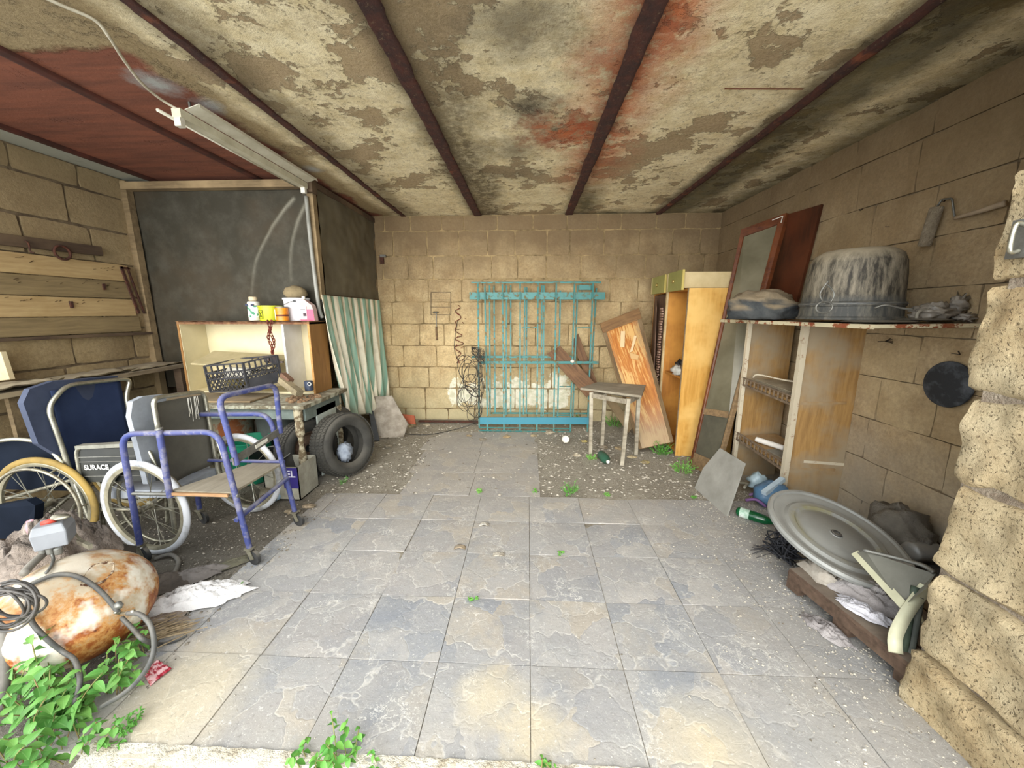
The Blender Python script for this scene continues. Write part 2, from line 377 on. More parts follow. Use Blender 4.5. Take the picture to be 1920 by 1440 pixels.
xs=[-1.62,-1.50,-1.12,-.74,-.36,.02,.40,.78,1.16,1.54,1.92]; ys=[.93,1.295,1.655,2.015,2.375,2.735]
rr=random.Random(5)
def tile(x0,x1,y0,y1,front=False):
    gp=.0015; nx=6; top=[];t=rr.uniform(-.0015,.0015);tx=rr.uniform(-.004,.004);ty=rr.uniform(-.004,.004)
    x0+=gp;x1-=gp;y0+=gp;y1-=gp; vs_=[]
    for j in range(nx+1):
        for i in range(nx+1):
            x=x0+(x1-x0)*i/nx;y=y0+(y1-y0)*j/nx
            if front and j==0: y+=noise.noise(V((x*9,3,0)))*.025-.01
            z=t+tx*(i/nx-.5)+ty*(j/nx-.5)+noise.fractal(V((x*7,y*7,t*900)),.7,2,3)*.002
            if i in(0,nx) or j in (0,nx): z-=.002
            vs_.append((x,y,z))
    N=len(vs_); n1=nx+1; fs=[(j*n1+i,j*n1+i+1,(j+1)*n1+i+1,(j+1)*n1+i) for j in range(nx) for i in range(nx)]
    per=list(range(n1))+[j*n1+nx for j in range(1,n1)]+[nx*n1+i for i in range(nx-1,-1,-1)]+[j*n1 for j in range(nx-1,0,-1)]
    for k in per: vs_.append((vs_[k][0],vs_[k][1],-.045))
    m=len(per)
    for k in range(m): fs.append((per[k],N+k,N+(k+1)%m,per[(k+1)%m]))
    return mesh('floor_tile',vs_,fs,M_slate,fl,smooth=True,autos=40)
for j in range(5):
    for i in range(10): tile(xs[i],xs[i+1],ys[j],ys[j+1],j==0)
for (x0,x1,y0,y1) in [(-1.02,-.46,2.74,3.17),(-.46,.11,2.74,3.17),(-1.08,-.48,3.17,3.75),(-.48,.11,3.17,3.75),(-1.14,-.5,3.75,4.36),(-.5,.12,3.75,4.36)]: tile(x0,x1,y0,y1)
# crumbled lime edge of the threshold
M_lime=plain('lime_mortar','#e2dccb','#a89c86',14,.95,bump=.9,bd=.02)
def limefn(a,b):
    x=-1.45+1.85*a; e=noise.fractal(V((x*6,1,0)),.6,2,3); w=.045+.035*e
    return V((x,.955-w*b*1.6-.02*(b>.99),.003+noise.fractal(V((x*20,b*4,2)),.6,2,3)*.006-.03*b**3))
lm=grid('trim_1',limefn,150,5,M_lime,None); lm['kind']='structure'; lm['label']='crumbled pale mortar edge along the front of the floor tiles'

# ---- ceiling: flaking limewash between rusty steel beams
g=G('ceiling_plaster'); s=g.sep(); X,Y=s[0],s[1]
n=g.noise(1.5,9,.66,g.warp(g.P,2.0,.3)); n2=g.noise(4.5,8,.7,g.warp(g.P,5,.1))
flake=g.mr(g.ma('ADD',g.ma('MULTIPLY',n,.66),g.ma('ADD',g.ma('MULTIPLY',n2,.30),g.ma('MULTIPLY',g.noise(24,5,.8),.06))),.468,.480)
bare=g.mix(g.mr(g.noise(60,5,.7),.35,.65),'#b8a280','#9a8664')
white=g.mix(g.mr(g.noise(11,6,.7),.35,.65),'#f6e9c4','#dfcd9f'); white=g.mix(g.mr(g.noise(34,5,.8),.56,.64,0,.7),white,'#8d7c5c')
c=g.mix(flake,bare,white)
worn=g.mr(g.noise(3.0,7,.75,g.scl(g.P,1,1.7,1)),.47,.6,0,.5); c=g.mix(g.ma('MULTIPLY',worn,g.mr(g.noise(40,5,.8),.42,.55)),c,'#a8926a')
def band(x0,w0,w1,amp,sc_):
    d=g.ma('ABSOLUTE',g.ma('SUBTRACT',X,x0)); d=g.ma('ADD',d,g.ma('MULTIPLY',g.ma('SUBTRACT',g.noise(sc_,6,.7),.5),amp)); return g.mr(d,w1,w0)
def spot(x0,y0,r0,r1,amp=.5):
    d=g.n('ShaderNodeVectorMath',operation='DISTANCE'); g.put(d.inputs[0],g.P); d.inputs[1].default_value=(x0,y0,ZC)
    return g.mr(g.ma('ADD',d.outputs['Value'],g.ma('MULTIPLY',g.ma('SUBTRACT',g.noise(7,6,.75),.5),amp)),r1,r0)
mold=band(-.50,.08,.30,.55,3.2); mold=g.ma('MULTIPLY',mold,g.mr(Y,1.7,2.9,.5,1)); c=g.mix(g.ma('MULTIPLY',g.ma('MULTIPLY',mold,g.mr(g.noise(18,5,.8),.35,.55,.5,1)),.9),c,'#54462b')
c=g.mix(g.ma('MULTIPLY',band(-1.42,.02,.14,.3,4),.65),c,'#6b5c3e')
for (a,b,r0,r1,q) in ((.02,2.45,.05,.26,.9),(.1,2.75,.0,.22,.8),(-.12,3.0,.02,.3,.7),(-.05,1.8,.05,.35,.75),(.32,2.0,.0,.3,.5),(-.1,3.5,.0,.3,.5)): c=g.mix(g.ma('MULTIPLY',spot(a,b,r0,r1),q),c,'#5b5240')
rust=g.ma('MULTIPLY',g.ma('MAXIMUM',band(.50,.05,.36,.6,4.5),g.ma('MULTIPLY',spot(.3,2.75,.1,.42,.6),1)),g.ma('MULTIPLY',g.mr(Y,4.2,3.3),g.mr(g.noise(9,6,.75),.34,.52)))
c=g.mix(g.ma('MULTIPLY',rust,.95),c,g.mix(g.mr(g.noise(5,4),.4,.6),'#a14a26','#c0683a'))
moss=g.ma('MAXIMUM',g.ma('MULTIPLY',band(1.72,.10,.30,.38,3),.95),g.ma('MULTIPLY',band(.62,.0,.2,.4,3),g.mr(Y,3.4,4.3)))
moss=g.ma('MAXIMUM',moss,g.ma('MULTIPLY',band(2.3,.02,.3,.6,2.5),.8)); moss=g.ma('MAXIMUM',moss,g.ma('MULTIPLY',g.mr(g.ma('ADD',Y,g.ma('MULTIPLY',g.noise(4,5,.7),.5)),4.85,5.1),g.mr(X,.2,.7)))
c=g.mix(g.ma('MULTIPLY',moss,.88),c,g.mix(g.mr(g.noise(8,5),.4,.6),'#564b22','#37331b'))
for x0_,q_ in ((-.62,.6),(.48,.45),(-1.535,.5),(1.545,.7)): c=g.mix(g.ma('MULTIPLY',band(x0_,.045,.12,.14,9),q_),c,'#4e4028')
# left bay: red-brown paint over cement, bare at the front
wx=g.ma('ADD',X,g.ma('MULTIPLY',g.ma('SUBTRACT',g.noise(3.5,5,.6),.5),.3)); wy=g.ma('ADD',Y,g.ma('MULTIPLY',g.ma('SUBTRACT',g.noise(7,4,.6),.5),.12))
red=g.ma('MULTIPLY',g.mr(wx,-1.83,-1.88),g.mr(wy,1.84,1.88)); redc=g.mix(g.mr(g.noise(3,6,.7,g.scl(g.P,.5,4,1)),.35,.65),'#8c523a','#6b3f2e')
redc=g.mix(g.mr(g.noise(7,5,.7,g.scl(g.P,.4,5,1)),.6,.75,0,.4),redc,'#a56a50')
redc=g.mix(g.mr(X,-3.36,-3.38),redc,'#aeb0a2')
tan=g.mix(g.mr(g.noise(50,5,.75),.35,.65),'#ab9770','#8e7b58'); c=g.mix(g.mr(wx,-1.62,-1.75),c,tan)
c=g.mix(red,c,redc)
for (a,b,r0,r1) in ((-1.95,2.12,.03,.13),(-1.85,2.35,.0,.1),(-1.8,3.3,.0,.09)): c=g.mix(spot(a,b,r0,r1,.2),c,'#a9aaa6')
h=g.ma('ADD',g.ma('MULTIPLY',flake,.55),g.ma('ADD',g.ma('MULTIPLY',g.noise(16,8,.75),.5),g.ma('MULTIPLY',g.noise(55,5,.8),.35)))
hm=g.ma('MULTIPLY',h,g.mr(red,0,1,1,.25))
M_ceil=g.out(c,.93,0,hm,.85,.02)
def cz(x,y): return ZC+noise.fractal(V((x*2.5,y*2.5,4)),.6,2,4)*.008*(1 if x>-1.8 else .3)
ce=grid('ceiling',lambda a,b:V((-3.9+6.5*a,1.12+3.75*b,cz(-3.9+6.5*a,1.12+3.75*b))),110,70,M_ceil,None,center=False); ce['kind']='structure'
rf=wallbox('trim_2',(-3.9,1.12,ZC+.03),(2.6,YB+.25,ZC+.25),M_mortar_d); rf['label']='roof slab above the ceiling'
g=G('rust_beam'); c=g.mix(g.mr(g.noise(14,6,.7),.35,.6),'#5a2c1c','#3c2018'); c=g.mix(g.mr(g.noise(45,6,.8),.58,.7),c,'#8a7256'); c=g.mix(g.mr(g.noise(6,4),.62,.7,0,.6),c,'#96522e')
M_beam=g.out(c,.9,0,g.noise(40,8,.8),.9,.02)
g=G('brown_beam'); M_beam2=g.out(g.mix(g.mr(g.noise(8,5),.4,.6),'#3f2118','#55291e'),.75,0,g.noise(40,4),.3,.005)
M_edge=plain('beam_fillet','#8a7650','#5d4d32',20,.95,bump=1,bd=.02)
def beam(x,wd,dz,y1=YB,mat=None,label=None,scar=True):
    def fn(a,b):
        y=1.12+(y1-1.12)*b; prof=[(-.5,.012),(-.5,-dz),(-.3,-dz-.001),(.3,-dz-.001),(.5,-dz),(.5,.012)][int(round(a*5))]
        j=noise.fractal(V((y*9,x*7,prof[0]*3)),.6,2,4)*.007 if scar else 0
        return V((x+prof[0]*wd+j,y,ZC+prof[1]+abs(j)*.3))
    o=grid('steel_beam',fn,5,110 if scar else 2,mat or M_beam,ce); 
    if label:o['label']=label
beam(-.62,.085,.014); beam(.48,.085,.014); beam(-1.535,.05,.012); beam(1.545,.05,.02)
beam(-2.40,.065,.015,3.5,M_beam2,scar=False); beam(-3.36,.05,.02,3.5,M_beam2,scar=False)
bt=grid('steel_bar',lambda a,b:V((1.03+.42*a,2.27+.02*a+.012*b,ZC-.012+.004*math.sin(b*3.14))),20,3,rusty('bar_rust','#7a4038',thr=(.4,.5)),ce)
# ================================================================ LEFT SIDE
# shared materials
M_timber=wood('grey_timber','#8a7656','#6b5a40','#a08a66',rough=.85,dustamt=.3,per=.2)
M_timber_d=wood('dark_timber','#5a4836','#43342a','#6d5a44',rough=.85,per=.2)
M_chrome=plain('dull_chrome','#c6c4b4','#a3a090',30,.32,.85,.1)
M_chrome2=plain('aged_chrome','#a8a490','#6e6658',18,.45,.7,.2)
M_black=plain('black_vinyl','#16181a','#26282a',20,.5,0,.15)
M_rubber=plain('black_rubber','#232425','#3a3937',14,.8,0,.3,dust=.35)
M_steel=plain('grey_steel','#85857f','#6a6861',20,.5,.6,.2)
M_white=plain('white_plastic','#dedbd0','#c4bfae',10,.5,0,.1)
M_ironrust=plain('iron_rust','#5b3424','#3b2822',30,.9,.1,.6)
g=G('plastic_sheet'); c=g.mix(g.mr(g.noise(1.3,4,.6),.4,.62),'#37342a','#453c2e'); c=g.mix(g.mr(g.noise(6,6,.7),.45,.75,0,.5),c,'#57544a')
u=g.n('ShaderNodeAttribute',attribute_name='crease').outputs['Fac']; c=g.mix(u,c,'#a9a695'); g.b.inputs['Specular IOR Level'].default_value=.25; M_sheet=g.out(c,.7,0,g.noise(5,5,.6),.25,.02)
# ---- partition: timber frame with dark plastic sheeting
XP=-1.93
pt=thing('partition','timber framed partition of dark plastic sheet closing off the back left corner','partition',(-2.8,3.5,0))
def sheetA(a,b):
    x=-3.62+(XP+3.62)*a; z=.70+1.82*b
    return V((x,3.52+.018*noise.fractal(V((x*2,z*1.4,1)),.6,2,3)-crA(x,z)*.007,z))
def seg(px_,pz,ax,az,bx,bz,w):
    dx,dz=bx-ax,bz-az; t=max(0,min(1,((px_-ax)*dx+(pz-az)*dz)/(dx*dx+dz*dz))); d=math.hypot(px_-ax-dx*t,pz-az-dz*t); return max(0,1-d/w)
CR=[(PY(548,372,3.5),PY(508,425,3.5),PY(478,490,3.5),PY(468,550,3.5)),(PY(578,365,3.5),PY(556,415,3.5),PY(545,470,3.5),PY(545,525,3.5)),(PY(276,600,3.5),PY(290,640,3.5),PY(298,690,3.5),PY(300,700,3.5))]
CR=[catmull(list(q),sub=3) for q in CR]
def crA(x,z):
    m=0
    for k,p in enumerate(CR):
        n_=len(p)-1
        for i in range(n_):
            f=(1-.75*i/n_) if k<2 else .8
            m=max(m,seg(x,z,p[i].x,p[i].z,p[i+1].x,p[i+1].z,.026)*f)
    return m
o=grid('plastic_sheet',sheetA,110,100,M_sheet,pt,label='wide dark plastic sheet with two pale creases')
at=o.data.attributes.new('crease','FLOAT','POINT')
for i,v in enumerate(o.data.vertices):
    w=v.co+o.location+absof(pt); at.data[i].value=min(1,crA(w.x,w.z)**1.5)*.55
o=grid('plastic_sheet',lambda a,b:V((XP+.02+.02*noise.fractal(V((a*3,b*3,7)),.6,2,3),3.55+1.27*a,1.58+.96*b)),40,40,plain('brown_sheet','#554f40','#6a6351',4,.6,0,.2),pt,label='smaller brown-grey plastic sheet above the curtain')
at=o.data.attributes.new('crease','FLOAT','POINT')
for i,v in enumerate(o.data.vertices):
    a,b=(i%41)/40,(i//41)/40; k=abs(((a*1.4-b*1.0)*3.1+noise.noise(V((a*3,b*2,0)))*.6)%1-.5); at.data[i].value=max(0,.10-k)*2.0
def post(name,a,b,w,t,mat,par,up=(0,1,0),label=None): return MB().bar(a,b,w,t,up).obj(name,mat,par,label=label)
post('post',(-3.62,3.47,.0),(-3.62,3.47,2.58),.07,.06,M_timber,pt)
post('post',(XP-.0,3.49,1.55),(XP+.0,3.49,2.58),.055,.06,M_timber,pt)
post('post',(XP+.0,4.80,1.55),(XP,4.80,2.56),.04,.04,M_timber,pt)
post('rail',(-3.62,3.46,2.535),(XP,3.46,2.535),.06,.075,M_timber,pt)
post('rail',(XP,3.5,1.575),(XP,4.82,1.575),.05,.05,M_timber_d,pt,(0,0,1))
post('rail',(XP+.01,3.5,2.545),(XP+.01,4.82,2.545),.05,.05,M_timber_d,pt,(0,0,1))
tag(MB().tube([(XP-.02,3.44,2.43),(XP-.012,3.43,2.0),(XP,3.44,1.5),(XP+.02,3.45,1.38)],.017,10).obj('plastic_pipe',plain('grey_pvc','#93928a','#7d7c74',8,.5),None,smooth=True),'thin grey plastic pipe standing against the partition corner post','pipe')
MB().box((XP-.05,3.42,2.46),(XP+.05,3.5,2.57)).obj('corner_block',M_timber_d,pt)

# ---- striped curtain hanging below the rail
g=G('striped_cloth'); uv=g.tc.outputs['UV']; s=g.sep(uv); f=g.ma('FRACT',g.ma('MULTIPLY',g.ma('ADD',s[0],g.ma('MULTIPLY',g.noise(2,2,.5,uv),.03)),10.0))
st=g.ma('MULTIPLY',g.mr(f,.45,.49),g.mr(f,.98,.94)); c=g.mix(st,'#e6dfc8','#86a995'); f2=g.mr(g.ma('ABSOLUTE',g.ma('SUBTRACT',f,.72)),.06,.03,0,.5); c=g.mix(f2,c,'#a9bba4')
c=g.mix(g.mr(g.noise(3,5,.65),.5,.75,0,.6),c,'#8b8368'); c=g.mix(g.mr(s[1],.2,.0,0,.4),c,'#8f8a72')
M_stripe=g.out(c,.9,0,g.noise(60,3),.1,.003)
def cur(a,b):
    top=b; y0=3.33+.22*(1-b); y1=4.74-.08*(1-b); y=y0+(y1-y0)*a
    zb=.40-.22*a+.02*math.sin(a*21); z=zb+(1.585-zb)*b
    fold=.045*math.sin(a*44+2.2*math.sin(b*2.3)+b*1.5)+.022*math.sin(a*83+b*4)
    x=-1.86+fold*(.12+.75*(1-b))+.03*(1-b)
    if a<.12 : x+=.03*(.12-a)*8*b
    return V((x,y,z))
o=grid('striped_curtain',cur,130,50,M_stripe,None,.003,cat='curtain',label='green and white striped cloth curtain hanging in front of the closet corner')
# ---- left wall fittings: row of planks, dark rail with hooks, thin ledge
M_plankY=wood('cream_plank','#c2a777','#ad9163','#a38552',rough=.8,axis=0,bump=.1)
M_plankG=wood('grey_plank','#96825c','#7d6b4b','#8d7850',rough=.85,axis=0,bump=.1)
pp=thing('plank_cladding','cream and grey horizontal planks nailed to the left wall above the bench','cladding',(XL+.03,2.9,1.3))
X1=XL+.035
for (za,zb,m,y1) in ((1.70,1.845,M_plankY,3.36),(1.55,1.695,M_plankG,3.34),(1.395,1.545,M_plankY,3.36),(1.255,1.39,M_plankG,3.38)):
    b=board('plank',[(X1,1.95,za),(X1,y1,za+.005),(X1,y1,zb),(X1,1.95,zb)],.02,m,pp)
rr=random.Random(4); k=MB()
for i in range(42):
    y=rr.uniform(2.4,3.25); z=rr.choice((1.80,1.655,1.665,1.50,1.515)); z+=rr.uniform(-.02,.02); q=rr.uniform(.008,.028)
    k.bar((X1+.0015,y,z),(X1+.0015,y+q,z+rr.uniform(.003,.012)),.002,.004,(1,0,0))
k.obj('scratches',plain('scratch','#4a3520'),pp)['kind']='stuff'
ra=thing('hook_rail','dark weathered timber rail with rusty ring hung on it, left wall','rail',(XL+.04,2.7,1.87))
board('rail',[(XL+.055,1.95,1.865),(XL+.055,3.16,1.90),(XL+.055,3.16,1.975),(XL+.055,1.95,1.945)],.035,M_timber_d,ra)
MB().tube([(XL+.07,2.86+.05*math.cos(t),1.88+.05*math.sin(t)) for t in [i*math.pi/6 for i in range(12)]],.009,6,closed=True).obj('ring',M_ironrust,ra,smooth=True)
MB().tube([(XL+.06,2.66,1.93),(XL+.08,2.66,1.91),(XL+.08,2.66,1.86),(XL+.095,2.67,1.85)],.005,6).obj('hook',M_ironrust,ra,smooth=True)
br=thing('iron_bracket','rusty elongated iron bracket at the right end of the wall planks','bracket',(XL+.04,3.33,1.4))
MB().bar((XL+.05,3.29,1.83),(XL+.05,3.37,1.42),.022,.012,(1,0,0)).bar((XL+.05,3.34,1.83),(XL+.05,3.42,1.42),.012,.012,(1,0,0)).bar((XL+.05,3.28,1.82),(XL+.05,3.36,1.82),.015,.012,(1,0,0)).obj('bracket_bar',M_ironrust,br)
for (y,z,l) in ((3.13,1.645,'small rusty iron catch on the grey wall plank, right'),(2.87,1.49,'small rusty iron catch on the lower cream wall plank')): tag(MB().obox((X1+.006,y,z),(0.012,0,0),(0,.02,.004),(0,0,.05)).obj('iron_catch',M_ironrust,None),l,'catch')

tag(board('wall_ledge',[(XL+.07,1.95,1.235),(XL+.07,3.45,1.225),(XL+.07,3.45,1.25),(XL+.07,1.95,1.255)],.07,M_timber_d),'thin dark timber ledge below the wall planks','ledge')
# ---- bench along the left wall
bn=thing('workbench','worn timber bench running along the left wall, papers flaking from its top','bench',(-3.45,2.7,0))
M_bench=wood('bench_top','#847660','#5f5444','#a39274',rough=.9,dustamt=.5)
board('worktop',[(-3.28,1.9,.925),(-3.22,3.46,.96),(-3.63,3.46,.96),(-3.63,1.9,.925)],.035,M_bench,bn)
M_paper=plain('peeling_paper','#a89c7e','#7d705a',6,.9,bump=.4,dust=.3)
for (y0,y1,sd_) in ((2.0,2.45,1),(2.4,2.95,2),(2.9,3.4,3)):
    grid('paper_sheet',lambda a,b,y0=y0,y1=y1,sd_=sd_:V((-3.245-.3*a-.03*noise.noise(V((b*5,sd_,0))),y0+(y1-y0)*b,.948+.02*b+.012*(a<.05)+.010*noise.fractal(V((a*4,b*6,sd_)),.6,2,3))),14,18,M_paper,bn,.002)
MB().bar((-3.33,2.0,0),(-3.33,2.0,.9),.07,.07).obj('leg',M_timber_d,bn); MB().bar((-3.28,3.36,0),(-3.28,3.36,.92),.07,.07).obj('leg',M_timber_d,bn)
MB().box((-3.36,2.2,.3),(-3.33,2.75,.9)).obj('panel',M_timber,bn)
tag(board('cream_carton',[PY(0,722,2.32)-V((.25,0,0)),PY(18,712,2.32),PY(-2,660,2.32)+V((.01,0,0)),PY(0,660,2.32)-V((.25,0,0))],.03,plain('cream_card','#d8c9a4','#c6b48c',6,.8)),'cream coloured panel standing on the bench at the left edge','panel')

# ---- table with white box cabinet
tb=thing('table','old painted table with turned leg and peeling edge under the white cabinet','table',(-2.4,3.15,0))
M_peel=plain('peeling_paint','#a8a793','#6c6450',14,.85,0,.5,.3,lo=.42,hi=.55,bd=.008)
M_blu=plain('blue_grey_paint','#76827c','#5a645c',9,.8,0,.3)
def ttop(a,b): return V((-3.12+1.36*a+.01*noise.noise(V((a*8,b*3,0))),2.78+.71*b,.705))
b=MB().box((-3.12,2.78,.675),(-1.76,3.50,.705)); b.obj('table_top',M_peel,tb)
board('apron',[(-3.0,2.83,.58),(-1.83,2.83,.58),(-1.83,2.83,.675),(-3.0,2.83,.675)],.02,M_blu,tb)
board('apron',[(-1.80,2.86,.56),(-1.80,3.45,.56),(-1.80,3.45,.675),(-1.80,2.86,.675)],.02,M_blu,tb)
prof=[(.034,.675),(.034,.58),(.028,.57),(.034,.55),(.034,.46),(.02,.43),(.022,.40),(.016,.36),(.028,.30),(.032,.22),(.018,.14),(.026,.10),(.03,.04),(.022,0)]
M_leg=plain('worn_leg_paint','#b7ad92','#6e5e46',22,.85,0,.5,lo=.45,hi=.55)
for (x,y) in ((-1.84,2.83),(-3.05,2.83),(-1.83,3.43),(-3.05,3.43)): MB().lathe([(r,h) for r,h in prof],(x,y,0),n=14).obj('leg',M_leg,tb,smooth=True,autos=40)
# white cabinet laid on its back on the table
M_cream=plain('cream_laminate','#ded2ac','#cfc49e',3,.5,0,.05); M_brn=wood('brown_chipboard','#9a6f3c','#7e5628','#8b6434',rough=.7,axis=2,bump=.1)
cb=thing('cabinet','open cream shelf cabinet with brown sides standing on the table','cabinet',(-2.5,3.35,.71))
x0,x1,y0,y1,z0,z1=-3.10,-1.90,3.21,3.49,.707,1.35
MB().box((x0,y0,z0),(x0+.018,y1,z1)).obj('side_panel',M_brn,cb); MB().box((x0+.019,y0+.004,z0),(x0+.022,y1-.01,z1-.02)).obj('liner',M_cream,cb)
MB().box((x1-.018,y0,z0),(x1,y1,z1)).obj('side_panel',M_brn,cb); MB().box((x0+.018,y1-.008,z0),(x1-.018,y1-.002,z1-.02)).obj('back_panel',M_cream,cb)
o=MB().box((x1-.019,y0-.0015,z0),(x1-.018+.016,y0-.0005,z1-.02)).obj('edge_strip',wood('pale_edge','#b98a4c','#a37338'),cb)
MB().box((x0+.019,y0,z0),(x1-.019,y1-.01,z0+.018)).obj('bottom_panel',M_cream,cb)
MB().box((-2.16,y0+.01,z0+.02),(-2.142,y1-.01,z1-.02)).obj('divider',plain('white_lam','#dfe0dc','#cfcfc8',5,.5),cb)
def flaky(a,b):
    e=noise.fractal(V((a*22,3,0)),.7,2,4)
    return V((x0-.005+(x1-x0+.01)*a,y0-.006+.31*b-(b==0)*.008*e,z1-.001+(.009*e+.004)*(1-b)))
M_flake=plain('flaking_veneer','#6b4630','#8e6a48',16,.9,0,.8,lo=.4,hi=.6,bd=.02,dust=.2)
MB().box((x0,y0-.001,z1-.022),(x1,y1,z1-.004)).obj('top_panel',M_flake,cb)
grid('lifted_veneer',flaky,70,6,M_flake,cb,.003)
# tilted loose shelf
tag(board('loose_shelf',[PY(357,682,3.08),PY(505,690,3.06),PY(545,664,3.30),PY(402,658,3.34)],.014,plain('shelf_laminate','#b9ac86','#a0946e',5,.55)),'loose cream shelf board lying tilted in the cabinet behind the crate','shelf board')
# ---- things on the cabinet
T=1.357; PYc=3.33
def lat(name,prof,c,mat,label,cat,parts=(),n=24,group=None):
    t=thing(name,label,cat,c,group=group)
    for pn,pf,mt in ((name.split('_')[-1] if False else 'body',prof,mat),)+tuple(parts):
        MB().lathe(pf,c,n=n).obj(pn,mt,t,smooth=True,autos=35)
    return t
def cyl(r,h,b=.004): return [(0,0),(r-b,0),(r,b),(r,h-b),(r-b,h),(0,h)]
def up(pf,dz): return [(r,h+dz) for r,h in pf]
g=G('bottle_label'); s=g.sep(g.O); c=g.mix(g.mr(g.noise(25,3),.45,.5),'#2f7d5a','#dfe6e0'); c=g.mix(g.mr(s[2],.05,.052),c,'#2c3c5c'); M_lblg=g.out(c,.5)
c0=(-2.465,PYc,T); t=lat('white_bottle',[(0,0),(.046,0),(.05,.005),(.05,.155),(.045,.168),(.034,.172),(0,.172)],c0,M_white,'round white bottle with green label at the left end of the cabinet top','bottle',(('cap',up(cyl(.034,.035),.175),plain('beige_cap','#c8b696')),('label',[(.0508,.03),(.0508,.135)],M_lblg)))
for i,(w_,h_,dx) in enumerate(((.03,.02,-.028),(.03,.02,.022))): MB().box((c0[0]+dx-.012,c0[1]-.053,T+.13),(c0[0]+dx+.012,c0[1]-.046,T+.147)).obj('print',plain('navy_ink','#28324c'),t)
M_lime=plain('lime_plastic','#b9bb1e','#a9ad22',6,.45)
t=lat('lime_tub',[(0,0),(.088,0),(.09,.004),(.094,.118),(.098,.12),(.098,.132),(.09,.134),(.088,.128),(.084,.01),(0,.008)],(-2.315,PYc,T),M_lime,'open lime yellow plastic tub on the cabinet between two bottles','tub')
fr=MB(); 
for (a,b_) in (((-.058,.02),(-.058,.09)),((-.012,.02),(-.012,.09)),((-.058,.09),(-.012,.09)),((-.058,.02),(-.012,.02)),((-.05,.03),(-.02,.08)),((-.02,.03),(-.05,.08))):
    def q(p): 
        x=p[0]; return V((-2.315+x,PYc-math.sqrt(.0935**2-x*x)-.002,T+p[1]))
    fr.bar(q(a),q(b_),.003,.003)
fr.obj('hazard_mark',plain('olive_ink','#4c5010'),t)
t=thing('white_bucket','white plastic paint bucket with wire handle, a stone lying on its lid','bucket',(-2.10,3.40,T))
MB().lathe([(0,0),(.095,0),(.105,.185),(.112,.187),(.112,.200),(.10,.202),(0,.202)],(-2.11,3.40,T),n=28).obj('body',plain('bucket_white','#d9d8dd','#c8c6c8',5,.45),t,smooth=True,autos=35)
MB().tube([(-2.21,3.36,T+.15),(-2.16,3.30,T+.145),(-2.10,3.287,T+.165),(-2.065,3.293,T+.172)],.0025,6).obj('handle',M_steel,t,smooth=True)
MB().lathe([(0,-.004),(.011,-.004),(.011,.006),(0,.006)],(-2.065,3.293,T+.172),(0.25,-1,0),12).obj('handle_lug',M_black,t)
tag(MB().blob((-2.115,3.40,T+.25),(.10,.08,.062),.12,2,3,flat=T+.204).obj('stone',plain('tan_stone','#8f7f5f','#6f6248',9,.9,0,.5),None,smooth=True),'smooth tan stone resting on the lid of the white bucket','stone')
t=lat('orange_tin',cyl(.05,.118),(-2.155,3.245,T),plain('orange_print','#d98d1e','#c46f18',20,.4),'small orange printed tin in front of the white bucket','tin',(('lid',up([(.051,0),(.052,.008),(.046,.008),(.044,.002),(0,.002)],.114),M_steel),('stripe',[(.0506,.04),(.0506,.055)],plain('brown_ink','#5b2a14'))))
MB().box((-2.206,3.222,T+.01),(-2.1975,3.246,T+.1)).obj('label_edge',plain('pale_print','#e3cfae'),t)
t=thing('pink_bottle','flat clear bottle half full of pink liquid at the right end of the cabinet','bottle',(-1.965,PYc,T))
MB().prism([(-2.03,3.30,T),(-1.90,3.30,T),(-1.905,3.30,T+.09),(-1.915,3.30,T+.135),(-1.98,3.30,T+.185),(-2.02,3.30,T+.185)],(0,.06,0)).obj('body',plain('clear_pinkish','#cda7a2','#bf9390',6,.25,Transmission_Weight=.3),t)
MB().prism([(-2.028,3.2985,T+.002),(-1.901,3.2985,T+.002),(-1.906,3.2985,T+.1),(-2.024,3.2985,T+.1)],(0,.002,0)).obj('liquid',plain('pink_liquid','#d4235c','#c81f52',5,.25),t)
MB().box((-2.024,3.2955,T+.012),(-1.965,3.298,T+.125)).obj('label',plain('white_label','#e8d8d6','#e0c8c8',8,.5),t)
MB().box((-1.997,3.294,T+.04),(-1.968,3.2965,T+.068)).obj('label_mark',plain('dark_ink','#3a2a34'),t)
MB().box((-2.018,3.2945,T+.094),(-1.975,3.2955,T+.100)).obj('print_line',plain('ink2','#40303a'),t)
MB().lathe(cyl(.014,.03),(-2.0,3.33,T+.185),n=12).obj('cap',M_white,t,smooth=True,autos=35)
# ---- rusty chain hanging over the front of the cabinet
ch=MB()
for s_ in (0,1):
    for i in range(11):
        z=T-.01-i*.026; x=-2.255+s_*.028+.012*math.sin(i*.9+s_*2); y=3.19-.006*s_
        ax=V((1,0,0)) if (i+s_)%2 else V((0,1,0)); ch.tube([V((x,y,z))+ax*.010*math.cos(t)+V((0,0,.018*math.sin(t))) for t in [j*math.pi/4 for j in range(8)]],.0045,6,closed=True)
tag(ch.obj('chain',plain('rust_red','#7a3524','#52261c',40,.85,.1,.4),None,smooth=True),'rusty iron chain dangling over the front edge of the white cabinet','chain')
lk=MB().box((-2.285,3.14,T-.36),(-2.13,3.16,T-.345)).box((-2.285,3.14,T-.36),(-2.25,3.17,T-.30)).lathe(cyl(.02,.06),(-2.20,3.15,T-.36),n=12)
tag(lk.obj('iron_fitting',plain('grey_iron','#3c3c40','#5d4c42',18,.6,.4,.3),None),'small dark iron fittings at the lower end of the chain','fitting')
